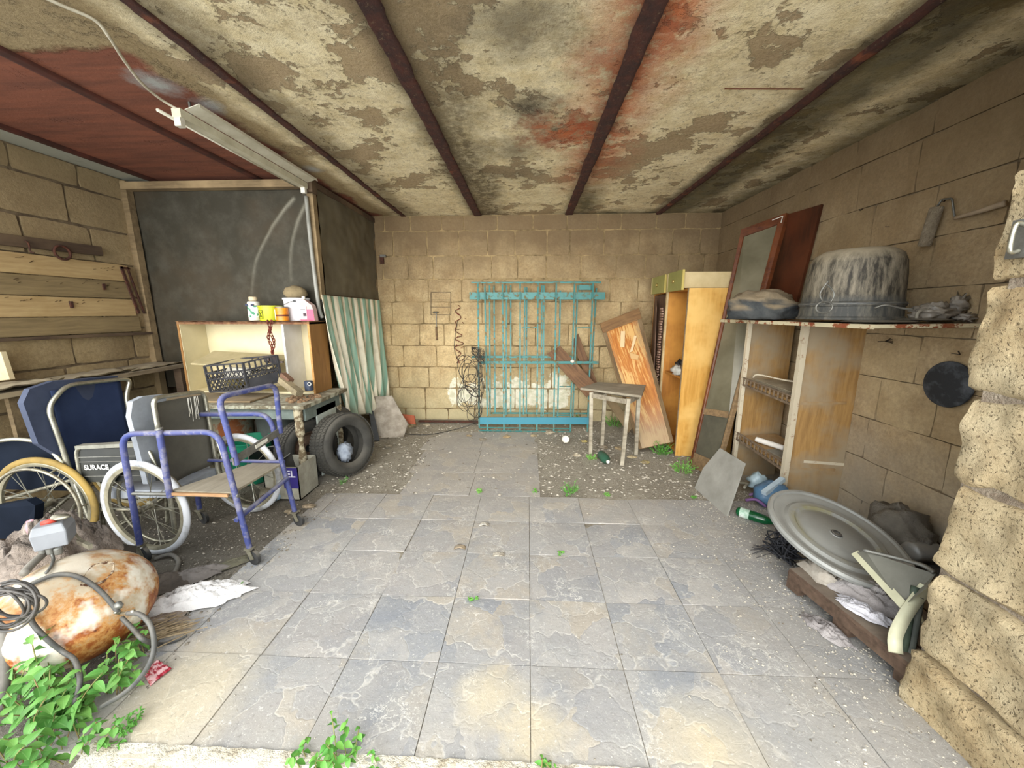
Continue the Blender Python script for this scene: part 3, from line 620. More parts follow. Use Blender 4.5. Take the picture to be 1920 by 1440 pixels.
# ---- black plastic crate, tilted, with plates inside
M_cr=plain('black_crate','#2b2c30','#3a3a3d',12,.5,0,.1,dust=.3)
cA=PY(395,735,3.02); cB=PY(466,731,2.93); cC=PY(528,714,3.14); hA=PY(381,683,3.02)-cA; hB=PY(463,668,2.93)-cB; hC=PY(521,664,3.14)-cC
ex=(cC-cB); ey=(cA-cB); cD=cA+ex
ct=thing('crate','black lattice plastic crate lying tilted on the table','crate',tuple((cA+cC)/2))
hz=V((-.01,-.01,.225))
def cface(p,q,nm):
    b=MB(); d=(q-p); L=d.length; n=7 if L<.4 else 9; dn=d.normalized(); nr=dn.cross(hz).normalized()
    for f_ in (0,.48,.72,1): b.bar(p+hz*f_,q+hz*f_,.012,.012,nr)
    for f_ in (0,1): b.bar(p+d*f_,p+d*f_+hz,.016,.016,nr)
    k=9
    for i in range(-k,k*2):
        for sgn in (1,-1):
            a0=i/k; z_0=0; a1=a0+sgn*.33; 
            # clip to [0,1]
            pts=[]
            for t in [j/12 for j in range(13)]:
                a_=a0+(a1-a0)*t
                if 0<=a_<=1: pts.append((a_,t))
            if len(pts)>=3: b.bar(p+d*pts[0][0]+hz*pts[0][1]*.72,p+d*pts[-1][0]+hz*pts[-1][1]*.72,.006,.006,nr)
    for i in range(1,6): b.bar(p+d*i/6+hz*.72,p+d*i/6+hz,.012,.008,nr)
    b.obj(nm,M_cr,ct)
cface(cB,cC,'side_wall'); cface(cB,cA,'side_wall'); cface(cA,cD,'side_wall'); cface(cC,cD,'side_wall')
bb=MB()
for i in range(9):
    t=i/8; bb.bar(cB+ex*t,cA+ex*t,.008,.006); bb.bar(cB+ey*t,cC+ey*t,.008,.006)
bb.obj('floor_grid',M_cr,ct)
q=MB().obox((cB+cC)/2+hz*.22-V((0,.004,0)),ex*.86,hz*.34,V((0,.004,0))); q.obj('name_plate',M_cr,ct)
pc=(cA+cC)/2
tag(MB().lathe([(0,.0),(.05,.002),(.10,.022),(.101,.026),(.05,.008),(0,.006)],pc+V((-.05,.0,.11)),(.15,-.75,.6),28).obj('plate',M_white,None,smooth=True),'white plate standing inside the black crate','plate')
tag(MB().blob(pc+V((-.05,-.03,.045)),(.09,.07,.045),.3,3,8).obj('dry_scraps',plain('straw','#8b7f4c','#54482c',30,.95,0,.8),None,smooth=True),'dry yellowish scraps at the bottom of the black crate','scraps')
# boards under the crate
tag(board('board',[(-3.0,2.83,.722),(-2.25,2.86,.722),(-2.25,3.17,.722),(-3.0,3.17,.722)],.014,M_timber),'thin timber board on the table below the black crate','board')
# bits on the table right of the crate
M_wd=wood('split_wood','#8d8268','#6a5e48','#a39474',rough=.9)
tag(MB().bar(PY(528,712,3.1),PY(562,738,2.98),.06,.05,(0.3,0,1)).obj('wood_block',M_wd,None),'weathered wooden block leaning beside the crate','wood block')
tag(MB().bar(PY(530,703,3.12),PY(545,716,3.08),.05,.05,(0.3,0,1)).obj('wood_offcut',wood('reddish_offcut','#7a5c46','#62463a'),None),'small reddish wood offcut above the weathered block','wood offcut')
t=thing('blue_mug','small dark blue can with a white ring mark on the table','can',tuple(PY(580,732,3.12)))
MB().lathe(cyl(.035,.085),PY(580,732,3.12),n=18).obj('body',plain('navy_can','#2a3346','#3b4457',10,.5),t,smooth=True,autos=35)
MB().tube([PY(580,720,3.08)+V((.014*math.cos(a),0,.014*math.sin(a))) for a in [i*math.pi/5 for i in range(10)]],.003,5,closed=True).obj('mark',M_white,t)
rr=random.Random(8); k=MB()
for i in range(46):
    p=PY(rr.uniform(535,598),rr.uniform(728,748),2.95); p=V((rr.uniform(-2.05,-1.80),rr.uniform(2.86,3.16),.71)); r=rr.uniform(.006,.018); k.blob(p,(r*1.5,r,r),.4,2,i,6,4)
o=k.obj('debris',plain('brown_debris','#5e4634','#8a7052',30,.95,0,.3),None,cat='debris',label='crumbs of brown debris scattered on the table corner'); o['kind']='stuff'
# ---- under the table
def bucket(name,c,r0,r1,h,mat,label,cat,rim=.006):
    t=thing(name,label,cat,c); MB().lathe([(0,0),(r0,0),(r1,h),(r1+rim,h),(r1+rim,h+.012),(r1-.004,h+.012),(r0-.004,.006),(0,.006)],c,n=28).obj('body',mat,t,smooth=True,autos=35); return t
t=bucket('green_bucket',(-2.38,2.95,.0),.13,.17,.36,plain('green_plastic','#1f8a66','#1a7456',5,.4),'green plastic bucket under the table behind the walker','bucket')
MB().tube([(-2.54,2.93,.35),(-2.47,2.82,.31),(-2.36,2.78,.29),(-2.24,2.84,.33)],.003,6).obj('handle',M_steel,t,smooth=True)
t=bucket('grey_bin',(-2.32,3.28,.0),.16,.19,.52,plain('grey_plastic','#59605c','#4b514c',7,.6,dust=.4),'grey plastic bin deep under the table','bin')
tag(MB().blob((-2.32,3.27,.535),(.19,.17,.04),.3,3,5).obj('bin_bag',M_black,None,smooth=True),'black rubbish bag bulging out of the grey bin','bag')
t=thing('rusty_drum','grey green metal drum with orange rust, under the left of the table','drum',(-2.72,3.2,0))
MB().lathe([(0,0),(.17,0),(.175,.01),(.17,.02),(.17,.28),(.175,.29),(.17,.30),(.17,.55),(.176,.56),(.165,.56),(.165,.55),(0,.55)],(-2.72,3.2,0),n=30).obj('body',rusty('drum_paint','#8b8b76','#8a4a22',(.5,.56),5),t,smooth=True,autos=35)
bc=PY(507,852,2.80)
t=thing('black_basin','shallow black enamel basin with pale rim behind the seat board','basin',tuple(bc))
MB().lathe([(0,-.04),(.09,-.04),(.145,0),(.148,0),(.09,-.045),(0,-.045)],bc,(.05,-.12,1),30).obj('bowl',plain('black_enamel','#101112','#1c1d1e',8,.3),t,smooth=True)
MB().lathe([(.144,0),(.150,0),(.150,.006),(.144,.006)],bc,(.05,-.12,1),30,closed=True).obj('rim',plain('pale_rim','#8f8f88'),t,smooth=True)
t=thing('carton','open grey carton with purple printed corner below the basin','carton',(-1.9,2.72,0))
b=MB().box((-2.02,2.60,.0),(-1.745,2.86,.008)).box((-2.02,2.60,.0),(-2.012,2.86,.26)).box((-1.753,2.60,0),(-1.745,2.86,.27)).box((-2.02,2.60,0),(-1.745,2.608,.27)).box((-2.02,2.852,0),(-1.745,2.86,.27)); b.obj('box_shell',plain('grey_card','#a8a596','#8d897a',12,.9),t)
MB().box((-1.86,2.5955,.10),(-1.747,2.5985,.265)).obj('print',plain('purple_print','#2e2470','#352a7c',6,.6),t)
text('lettering','EL',(-1.80,2.5945,.215),(1,0,0),(0,0,1),.075,plain('white_print','#e4e2ee'),t)
# white card behind the tires
tag(board('white_board',[(-1.80,3.02,.01),(-1.80,3.34,.01),(-1.80,3.34,.62),(-1.80,3.02,.62)],.012,plain('chalky_board','#c3cdc8','#aab2a8',5,.8)),'pale white board standing under the right end of the table','board')
tag(MB().tube([PY(525,745,2.76),PY(519,765,2.75),PY(523,800,2.75),PY(521,812,2.76)],.0025,6).obj('wire',M_black,None,smooth=True),'thin black wire hanging off the front edge of the table','wire')
# ---- roll and bottle on floor near walker
t=thing('rusty_can','grey tin can lying on its side, rusty inside, behind the walker','can',(-1.95,2.5,0))
MB().lathe([(0,.0),(.048,0),(.05,.004),(.05,.13),(.046,.13),(.046,.01)],(-2.02,2.62,.052),(.55,-.83,0),20).obj('body',plain('tin','#a39d8c','#7b6f5c',12,.7,.2),t,smooth=True,autos=35)
MB().lathe([(0,.118),(.045,.118)],(-2.02,2.62,.052),(.55,-.83,0),20).obj('rusty_bottom',plain('rust_inside','#5a3524','#40281e',20,.9),t)
def bottle(name,label,c,ax,r,L,mat,capm,lab=None,labm=None):
    t=thing(name,label,'bottle',tuple(V(c)-V((0,0,c[2]))))
    MB().lathe([(0,.005),(r*.6,.0),(r*.95,.012),(r,.03),(r*.93,L*.3),(r,L*.34),(r,L*.55),(r*.93,L*.6),(r*.95,L*.7),(r*.6,L*.84),(.014,L*.92),(.013,L*.96)],c,ax,20).obj('body',mat,t,smooth=True)
    MB().lathe([(0,L*.955),(.016,L*.955),(.016,L),(0,L)],c,ax,14).obj('cap',capm,t)
    if labm: MB().lathe([(r*1.03,L*lab[0]),(r*1.03,L*lab[1])],c,ax,20).obj('label',labm,t,smooth=True)
    return t
M_pet=plain('clear_pet','#b9c4cc','#98a2a8',14,.15,0,.3,Transmission_Weight=.6,Alpha=.9)
bottle('plastic_bottle','crumpled clear plastic bottle with blue label lying under the walker',(-1.90,2.72,.033),(-.28,-.96,-.02),.032,.24,M_pet,M_white,(.35,.62),plain('blue_label','#6d9fc8','#c3d4dd',20,.5))

# ---- tyres
g=G('tyre_rubber'); c=g.dust(g.mix(g.mr(g.noise(9,4),.35,.65),'#34332f','#45433d'),'#8a8478',.45); M_tyre=g.out(c,.85,0,g.noise(60,4),.3,.004)
def tyre(name,c,axis,Rr,w,hole,label,rim=None):
    c=V(c); ax=V(axis).normalized(); t=thing(name,label,'tyre',(c.x,c.y,0),group='old car tyres beside the table')
    h=w/2; prof=[(hole,-h*.62),(hole+.012,-h*.8),(hole+(Rr-hole)*.5,-h*1.02),(Rr-.03,-h*.93),(Rr-.008,-h*.78),(Rr,-h*.5),(Rr,h*.5),(Rr-.008,h*.78),(Rr-.03,h*.93),(hole+(Rr-hole)*.5,h*1.02),(hole+.012,h*.8),(hole,h*.62),(hole+.012,h*.6),(Rr-.045,h*.7),(Rr-.03,0),(Rr-.045,-h*.7),(hole+.012,-h*.6)]
    MB().lathe(prof,c,ax,56,closed=True).obj('carcass',M_tyre,t,smooth=True,autos=50)
    a=ax.orthogonal().normalized(); b=ax.cross(a); tr=MB(); N=64
    for i in range(N):
        th=2*math.pi*i/N; d=a*math.cos(th)+b*math.sin(th); tg=ax.cross(d)
        for (h0,h1,sk) in ((-.82,-.5,.012),(-.44,-.06,.006),(.06,.44,-.006),(.5,.82,-.012)):
            rad=Rr-.002 if abs(h0+h1)<1 else Rr-.007
            tr.obox(c+d*(rad+.003)+ax*h*(h0+h1)/2,ax*h*(h1-h0)+tg*sk,tg*(2*math.pi*Rr/N*.78),d*.012)
    tr.obj('tread',M_tyre,t)['kind']='stuff'
    if rim:
        MB().lathe([(hole+.01,h*.7),(hole-.012,h*.55),(hole-.02,h*.2),(hole*.75,h*.1),(hole*.55,h*.28),(hole*.35,h*.25),(.035,h*.25),(.033,-h*.2)],c,ax,36).obj('rim',rim,t,smooth=True,autos=40)
        MB().lathe([(0,-.01),(.034,-.01)],c+ax*h*.2,ax,16).obj('hub_hole',M_black,t)
        for i in range(4):
            th=math.pi/2*i; MB().lathe([(0,0),(.010,0),(.010,.008),(0,.008)],c+ax*h*.27+(a*math.cos(th)+b*math.sin(th))*hole*.45,ax,6).obj('wheel_bolt',M_ironrust,t)
    return t
tyre('tyre',(-1.64,3.12,.273),(.92,-.38,.16),.275,.20,.165,'largest tyre leaning at the front, hollow with rag inside')
tyre('spare_wheel',(-1.93,3.05,.255),(.90,-.42,.10),.255,.16,.15,'spare wheel with rusty steel rim between table leg and front tyre',plain('rusty_rim','#7a6250','#5a4638',16,.8,.2))
tyre('tyre',(-1.90,3.36,.28),(.90,-.42,.12),.275,.19,.165,'rear tyre standing behind the spare wheel')
tag(MB().blob((-1.63,3.11,.20),(.06,.07,.085),.4,3,4).obj('rag',plain('pale_blue_rag','#a9b2be','#7f8794',12,.9,0,.6),None,smooth=True),'crumpled pale blue rag stuffed in the front tyre','rag')
# ================================================================ BACK WALL AND RIGHT SIDE
M_teal=rusty('teal_paint','#2d716e','#5f7048',(.53,.62),18,.6,.1,dust=.35)
M_tealb=rusty('teal_blue_paint','#3d8396','#5f6f50',(.60,.68),14,.6,.1,dust=.35)
GP=V((0,4.42,0)); 
def gn(off): return (V((0,4.40-off*0,0))+V((0,off,0)), V((0,-1.8,.26)).normalized()*-1)
def C8(x,y,off=0):
    p,n=gn(off); return RP(840+x/4.235,500+y/4.235,p,(0,1.8,-.26) if False else (0,-1.78,.27))
def gate(name,label,bars,rails,off,mat,cross=()):
    t=thing(name,label,'gate',(0.1,4.42+off,0),group='old window gratings leaning on the back wall')
    for (x0,y0,x1,y1) in bars:
        a,b=C8(x0,y0,off),C8(x1,y1,off); a.z=max(a.z,.008); b.z=max(b.z,.008)
        MB().bar(a,b,.018,.016,(0,1,0)).obj('bar',mat,t)
    for (x0,y0,x1,y1,w,m) in rails:
        a,b=C8(x0,y0,off-.012),C8(x1,y1,off-.012); a.z=max(a.z,w/2+.002); b.z=max(b.z,w/2+.002)
        MB().bar(a,b,.012 if w<.04 else .03,w,(0,0,1)).obj('rail',m or mat,t)
    for (x0,y0,x1,y1) in cross:
        MB().bar(C8(x0,y0,off),C8(x1,y1,off),.012,.012).obj('cross_bar',mat,t)
    return t
gate('window_grating','nearest teal metal grating, bars running down to the floor, leaning on the back wall',
 [(238,135,248,1270),(292,140,315,1330),(432,140,445,1330),(573,130,572,1330),(715,130,705,1330),(860,130,838,1330),(1005,130,970,1330),(1152,130,1105,1330)],
 [(238,128,1215,128,.012,None),(240,760,1195,760,.03,None),(255,1222,1120,1222,.085,M_tealb),(245,1275,980,1285,.012,None),(245,1332,980,1332,.012,None)],0,M_teal)
gate('window_grating','second teal metal grating standing close behind the nearest one against the wall',
 [(330,150,335,1180),(465,150,460,1180),(610,165,600,1180),(745,150,740,1200),(762,150,755,1190),(893,190,870,1200),(1030,150,990,1200)],
 [(185,125,1215,120,.010,None),(172,232,1245,232,.085,M_teal),(190,716,1000,716,.028,None)],.05,M_teal,
 [(585,485,712,485),(1030,485,1130,485),(885,952,985,952),(845,1180,980,1180)])
gate('window_grating','third narrow teal grating at the back of the leaning stack',
 [(365,150,375,1160),(498,150,498,1160),(625,165,622,1160),(1178,170,1120,1180)],
 [(1040,165,1150,165,.06,M_teal),(340,1162,1120,1165,.02,None)],.095,M_teal)
tag(MB().blob(C8(990,752,-.03),(.028,.012,.02),.6,4,2,10,8).obj('white_rag',M_white,None,smooth=True),'small white knotted rag tied on the grating rail','rag')
# black wire coils hanging on the gate
rr=random.Random(3); k=MB()
for i in range(15):
    cx,cz=rr.uniform(870,893),rr.uniform(690,760); a=rr.uniform(.07,.12); b_=rr.uniform(.13,.22); ph=rr.uniform(0,6); tl=rr.uniform(-.4,.4)
    c=PY(cx,cz,4.36); P=[]
    for j in range(14):
        t=j/13*2*math.pi+ph; x=a*math.cos(t); z=b_*math.sin(t); P.append(c+V((x*math.cos(tl)-z*math.sin(tl),.02*math.sin(3*t+i),x*math.sin(tl)+z*math.cos(tl))))
    k.tube(P,.0032,5)
for i in range(8):
    c=PY(896,660+i,4.37); k.tube([c+V((.075*math.cos(t+i*.3),.02*math.sin(5*t+i),(.05+.008*i)*math.sin(t))) for t in [j*math.pi/5 for j in range(10)]],.0028,5,closed=True)
for i in range(6): k.tube([PY(896+i,655,4.36),PY(893+i*2,700,4.35),PY(890+i*3,760,4.36),PY(886+i,795,4.38)],.0028,5)
tag(k.obj('wire_coil',plain('dark_wire','#2e2d2b','#4b4238',30,.7,.3),None,smooth=True),'tangled coil of thin dark wire hanging at the left end of the gratings','wire')
tag(MB().tube([PY(886,795,4.45),FL(850,806,.01),FL(800,815,.01),FL(742,812,.01)],.004,5).obj('loose_wire',M_black,None,smooth=True),'single loose wire trailing over the floor at the back wall','wire')
# red wire tangle on a nail
k=MB(); rr=random.Random(12)
P=[PY(858+rr.uniform(-6,9)+(i%3),572+i*5.2,YB-.035)+V((0,rr.uniform(-.015,.015),0)) for i in range(22)]; k.tube(P,.005,6)
for i in range(14): 
    c=PY(864+rr.uniform(-8,8),590+i*7,YB-.035); k.bar(c,c+V((rr.uniform(-.05,.05),rr.uniform(-.01,.01),rr.uniform(-.03,.03))),.006,.006)
tag(k.obj('twisted_cord',plain('rust_cord','#7c3526','#3d2a20',40,.9),None,smooth=False),'knotted rust red cord hanging on the back wall left of the gratings','cord')['kind']='thing'
tag(MB().tube([PY(858,600,YB-.03),PY(852,640,YB-.03),PY(853,660,YB-.03),PY(862,676,YB-.03),PY(872,668,YB-.03),PY(874,650,YB-.03)],.003,5).obj('cord_loop',M_black,None,smooth=True),'thin dark cord loop hanging under the red cord','cord')
# scraper on wall
t=thing('scraper','small wall scraper hanging on the back wall by its blade','scraper',tuple(PY(818,612,YB-.03)))
MB().lathe([(0,0),(.036,0),(.036,.01),(0,.012)],PY(817,586,YB-.03),(0,-.3,1),18).obj('head',M_steel,t)
MB().bar(PY(818,588,YB-.03),PY(818,612,YB-.03),.008,.008,(0,1,0)).obj('shank',M_steel,t)
MB().tube([PY(818,612,YB-.03),PY(818,620,YB-.03),PY(819,638,YB-.03)],.012,8).obj('handle',wood('tool_handle','#7c6140','#5d4630'),t,smooth=True)
# patched rectangle in wall
b=MB(); A,B_,C_,D_=PY(808,548,YB-.018),PY(845,548,YB-.018),PY(845,590,YB-.018),PY(808,590,YB-.018)
for p,q in ((A,B_),(B_,C_),(C_,D_),(D_,A),(A*.66+D_*.34,B_*.66+C_*.34),(A*.34+D_*.66,B_*.34+C_*.66)): b.bar(p,q,.008,.010,(0,1,0))
b.obj('scored_patch',M_mortar_d,wb)
# iron latch plates on the left edge of the back wall
for (v0,v1) in ((445,496),(524,548),(566,592)):
    pass
t=thing('iron_strap','rusty iron strap fixed on the back wall beside the partition post','strap',tuple(PY(716,520,YB-.03)))
MB().obox(PY(716,487,YB-.03),(.05,0,0),(0,.02,0),(0,0,.10)).obj('plate',M_ironrust,t); MB().obox(PY(718,480,YB-.05),(.07,0,0),(0,.02,0),(0,0,.03)).obj('latch',M_steel,t)
# steel bars lying along the wall base
bt=thing('steel_rod','two rusty steel rods lying along the foot of the back wall','rod',(-1.1,4.68,0))
for (dy,z) in ((0,.035),(.035,.028)): MB().bar((-1.42,4.66+dy,z),(-.56,4.64+dy,z+.005),.022,.022).obj('rod',M_ironrust,bt)
# concrete lump and terracotta piece
sl=MB(); P=[PY(690,750,4.28),PY(702,744,4.30),PY(735,742,4.32),PY(748,765,4.3),PY(765,795,4.22),PY(758,822,4.14),PY(712,822,4.1),PY(698,790,4.18)]
for p in P: p.z=max(p.z,-.01)
def slab_mesh(P,th,seed,mat,name,**k):
    c=sum(P,V())/len(P); n=(P[1]-P[0]).cross(P[-1]-P[0]).normalized(); vs_=[];fs=[];N=len(P);Rg=7
    for s_ in (0,1):
        for r in range(Rg+1):
            for i in range(N*4):
                a=P[(i//4)%N].lerp(P[(i//4+1)%N],(i%4)/4); p=c.lerp(a,r/Rg); d=noise.fractal(p*9+V((seed,0,0)),.6,2,4)*th*.6
                e=(r/Rg)**4
                vs_.append(p+n*((.5-e*.3)*th*(1 if s_==0 else -1)+d*(1 if s_==0 else .3)))
    M=N*4
    for s_ in (0,1):
        o=s_*M*(Rg+1)
        for r in range(Rg):
            for i in range(M):
                f=(o+r*M+i,o+r*M+(i+1)%M,o+(r+1)*M+(i+1)%M,o+(r+1)*M+i); fs.append(f if s_ else f[::-1])
    for i in range(M): fs.append((Rg*M+i,Rg*M+(i+1)%M,M*(Rg+1)+Rg*M+(i+1)%M,M*(Rg+1)+Rg*M+i))
    return mesh(name,vs_,fs,mat,None,smooth=True,**k)
M_conc=plain('dusty_concrete','#b8aea0','#8e8475',9,.9,0,.8,bd=.012)
slab_mesh(P,.07,3,M_conc,'concrete_slab',cat='slab',label='lumpy pale concrete slab leaning in the back corner beside the curtain')
tag(board('dark_board',[PY(691,770,4.1),PY(700,826,3.95),PY(712,826,3.97),PY(700,770,4.12)],.02,M_black),'narrow dark panel edge beside the concrete slab','panel')
P=[PY(750,776,4.45),PY(778,780,4.42),PY(781,797,4.38),PY(757,794,4.38)]
tag(board('roof_tile',P,.025,plain('terracotta','#a65a3e','#8f4a32',10,.9,0,.4)),'broken terracotta roof tile beside the concrete slab','roof tile')
# brown slatted boards behind the stool
M_oldbrn=wood('old_brown_wood','#7a5a3e','#5c4330','#8f6d4c',rough=.85,dustamt=.25)
def b4(pts,y): return [PY(u,v,yy) for (u,v),yy in zip(pts,y)]
tag(board('brown_board',b4([(1026,663),(1100,745),(1122,725),(1050,648)],(4.58,4.38,4.40,4.60)),.02,M_oldbrn),'short brown weathered board leaning left behind the stool','board')
tag(board('brown_board',b4([(1072,640),(1112,742),(1128,738),(1084,625)],(4.66,4.5,4.5,4.68)),.02,M_oldbrn),'narrow dark board leaning behind the right end of the gratings','board')
tag(board('grey_board',b4([(1120,730),(1178,812),(1190,798),(1136,728)],(4.35,4.2,4.2,4.35)),.02,M_timber),'grey board slanting down behind the stool legs','board')
# big varnished board, peeling
g=G('peeling_varnish'); o_=g.O; v2=g.scl(g.warp(o_,3,.04),1.1,16,16); n=g.noise(3,6,.7,v2)
s=g.sep(o_); c=g.mix(g.mr(n,.4,.6),'#a8652c','#c8873f'); c=g.mix(g.mr(g.ma('ADD',n,g.ma('MULTIPLY',g.noise(2.0,3,.6,o_),.8)),.9,.98,0,.8),c,'#d8b272')
ed=g.ma('ADD',g.ma('ABSOLUTE',s[1]),g.ma('MULTIPLY',g.ma('SUBTRACT',g.noise(4,5,.7,g.scl(o_,1,6,6)),.5),.25)); c=g.mix(g.mr(ed,.12,.24),c,'#8b7458'); c=g.mix(g.mr(s[0],.28,.62,0,.75),c,'#8a7a62')
M_varn=g.out(c,.6,0,n,.5,.006)
bl,brr,tl=PY(1198,842,3.70),PY(1263,828,3.66),PY(1125,607,4.55)
n_=(brr-bl).cross(tl-bl); tr=RP(1198,578,bl,n_)
bb=thing('leaning_door','wide varnished wooden door leaf with peeling orange varnish leaning on the back wall','door leaf',tuple(bl))
board('panel',[tl,bl,brr,tr],.04,M_varn,bb)
nn=-n_.normalized() if n_.y>0 else n_.normalized()
if nn.y>0: nn=-nn
for s0,s1 in ((0,.09),(.90,1)):
    q=board('stile',[tl.lerp(tr,s0)+nn*.006,bl.lerp(brr,s0)+nn*.006,bl.lerp(brr,s1)+nn*.006,tl.lerp(tr,s1)+nn*.006],.006,wood('stile_wood%d'%(s0*10),'#77603f','#5b4833','#8a7558',rough=.85),bb)
q=board('rail',[tl.lerp(bl,.0)+nn*.006,tr.lerp(brr,.0)+nn*.006,tr.lerp(brr,.09)+nn*.006,tl.lerp(bl,.09)+nn*.006],.006,wood('top_rail_wood','#8c6a44','#6f5236','#9a7a50',rough=.8),bb)
board('tape_strip',[RP(1164,622,bl,n_)+nn*.014,RP(1172,622,bl,n_)+nn*.014,RP(1171,653,bl,n_)+nn*.02,RP(1163,652,bl,n_)+nn*.02],.002,plain('kraft_strip','#dcc196'),bb)
board('tape_strip',[RP(1189,630,bl,n_)+nn*.012,RP(1194,631,bl,n_)+nn*.014,RP(1186,660,bl,n_)+nn*.02,RP(1181,662,bl,n_)+nn*.02],.002,plain('kraft_strip2','#dcc196'),bb)
board('tape_strip',[RP(1180,662,bl,n_)+nn*.018,RP(1198,668,bl,n_)+nn*.02,RP(1196,676,bl,n_)+nn*.02,RP(1183,674,bl,n_)+nn*.02],.002,plain('kraft_strip3','#cba570'),bb)
# stool
M_stool=wood('stool_wood','#9a917f','#746b5a','#b5ad9a',rough=.9,dustamt=.4)
st=thing('stool','weathered grey wooden stool with thin splayed legs before the leaning door','stool',(.87,3.66,0))
zt=.665; c=[V((.56,3.58,zt)),V((1.13,3.35,zt)),V((1.27,3.78,zt)),V((.70,4.0,zt))]
c=[FL(1088,727,zt),FL(1203,742,zt),FL(1224,721,zt),FL(1113,714,zt)]
cc=sum(c,V())/4; c=[cc+(p-cc) for p in c]; c[2]=cc+(c[2]-cc)*.8; c[3]=cc+(c[3]-cc)*.8
board('seat',c,.022,M_stool,st)
legs=[(PY(1108,746,3.69),V((.655,3.69,0))),(PY(1134,746,3.88),V((.81,3.89,0))),(PY(1178,752,3.42),V((.905,3.40,0))),(PY(1197,748,3.66),V((1.115,3.68,0)))]
for a,b_ in legs: MB().bar((a.x,a.y,zt-.02),b_,.034,.03,(0,1,0)).obj('leg',M_stool,st)
for i,j in ((0,2),(2,3),(3,1),(1,0)):
    a,b_=legs[i][0],legs[j][0]; MB().bar((a.x,a.y,zt-.05),(b_.x,b_.y,zt-.05),.018,.045).obj('apron',M_stool,st)
M_green=plain('green_pet','#1c7a48','#125a34',10,.12,0,.1,Transmission_Weight=.55)
bottle('green_bottle','green plastic bottle standing under the stool, dusty with pale cap',(.735,3.55,.045),(.1,-.9,.05),.045,.22,plain('dusty_green_pet','#3f6f58','#2f5a48',9,.4,0,.2,Transmission_Weight=.3),M_white)
tag(MB().lathe([(0,0),(.035,0),(.043,.015),(.040,.018),(.033,.004),(0,.004)],FL(1060,824,.03),(.1,-.8,.5),20).obj('white_cup',M_white,None,smooth=True,autos=40),'small round white lid lying on the rubble left of the stool','lid')
# ---- wardrobe in the right back corner
M_yel=wood('yellow_panel','#d6a556','#bd8a3c','#dfb56a',rough=.45,axis=2,bump=.05,scale=.8)
M_yel2=wood('orange_interior','#b67a2e','#9c6424','#c48a3a',rough=.6,axis=2,bump=.05)
M_dkp=wood('dark_leaf','#5a4230','#443024','#6d5240',rough=.7,axis=2,bump=.3)
wd=thing('wardrobe','narrow yellow wood wardrobe, door open, two green drawer fronts on top','wardrobe',(1.8,4.1,0))
X0,X1_,Y0,Y1,Z1=1.50,2.05,3.66,4.62,1.655
MB().box((X0,Y0,0),(X1_,Y0+.02,Z1)).obj('side_panel',M_yel,wd)
MB().box((X0,Y1-.02,0),(X1_,Y1,Z1)).obj('side_panel',M_yel2,wd)
MB().box((X1_-.01,Y0+.02,0),(X1_,Y1-.02,Z1)).obj('back_panel',M_yel2,wd)
MB().box((X0,Y0+.02,Z1-.02),(X1_-.01,Y1-.02,Z1)).obj('top_panel',M_yel2,wd)
MB().box((X0,Y0+.02,.04),(X1_-.01,Y1-.02,.06)).obj('bottom_panel',M_yel2,wd)
MB().box((X0+.02,Y0+.02,.78),(X1_-.01,4.16,.80)).obj('shelf',M_yel2,wd)
MB().box((X0+.3,Y0+.02,1.24),(X1_-.01,4.16,1.27)).obj('shelf_rail',M_dkp,wd)
MB().box((X0,4.16,0),(X1_-.02,4.18,Z1)).obj('divider',M_yel2,wd); MB().box((X0-.02,4.155,0),(X0-.001,4.185,Z1)).obj('edge_strip',plain('pale_edge_lam','#c9b48a','#a88f62',9,.6),wd)
MB().box((X0-.004,Y0-.002,0),(X0+.004,Y0+.012,Z1)).obj('edge_strip',plain('worn_edge','#8a7456','#6b563c',14,.8),wd)
MB().box((X0-.002,4.21,.05),(X0+.016,4.60,Z1-.03)).obj('door',M_dkp,wd)
k=MB(); rr=random.Random(9)
for i in range(34): k.obox((X0-.03,4.25+rr.uniform(-.012,.02),.55+i*.028),(.02,0,0),(0,.05,0),(0,0,.018))
k.obj('bead_string',plain('brown_beads','#6b3c2c','#a8907c',60,.6,0,.2),wd)['kind']='stuff'
tag(MB().prism([(X0-.03,4.45,.62),(X0-.02,4.5,1.6),(X0-.06,4.36,1.5),(X0-.05,4.3,.7)],(.01,0,0)).obj('slat_bundle',M_dkp,None),'dark folded strip of slats hanging on the wardrobe door','slats')
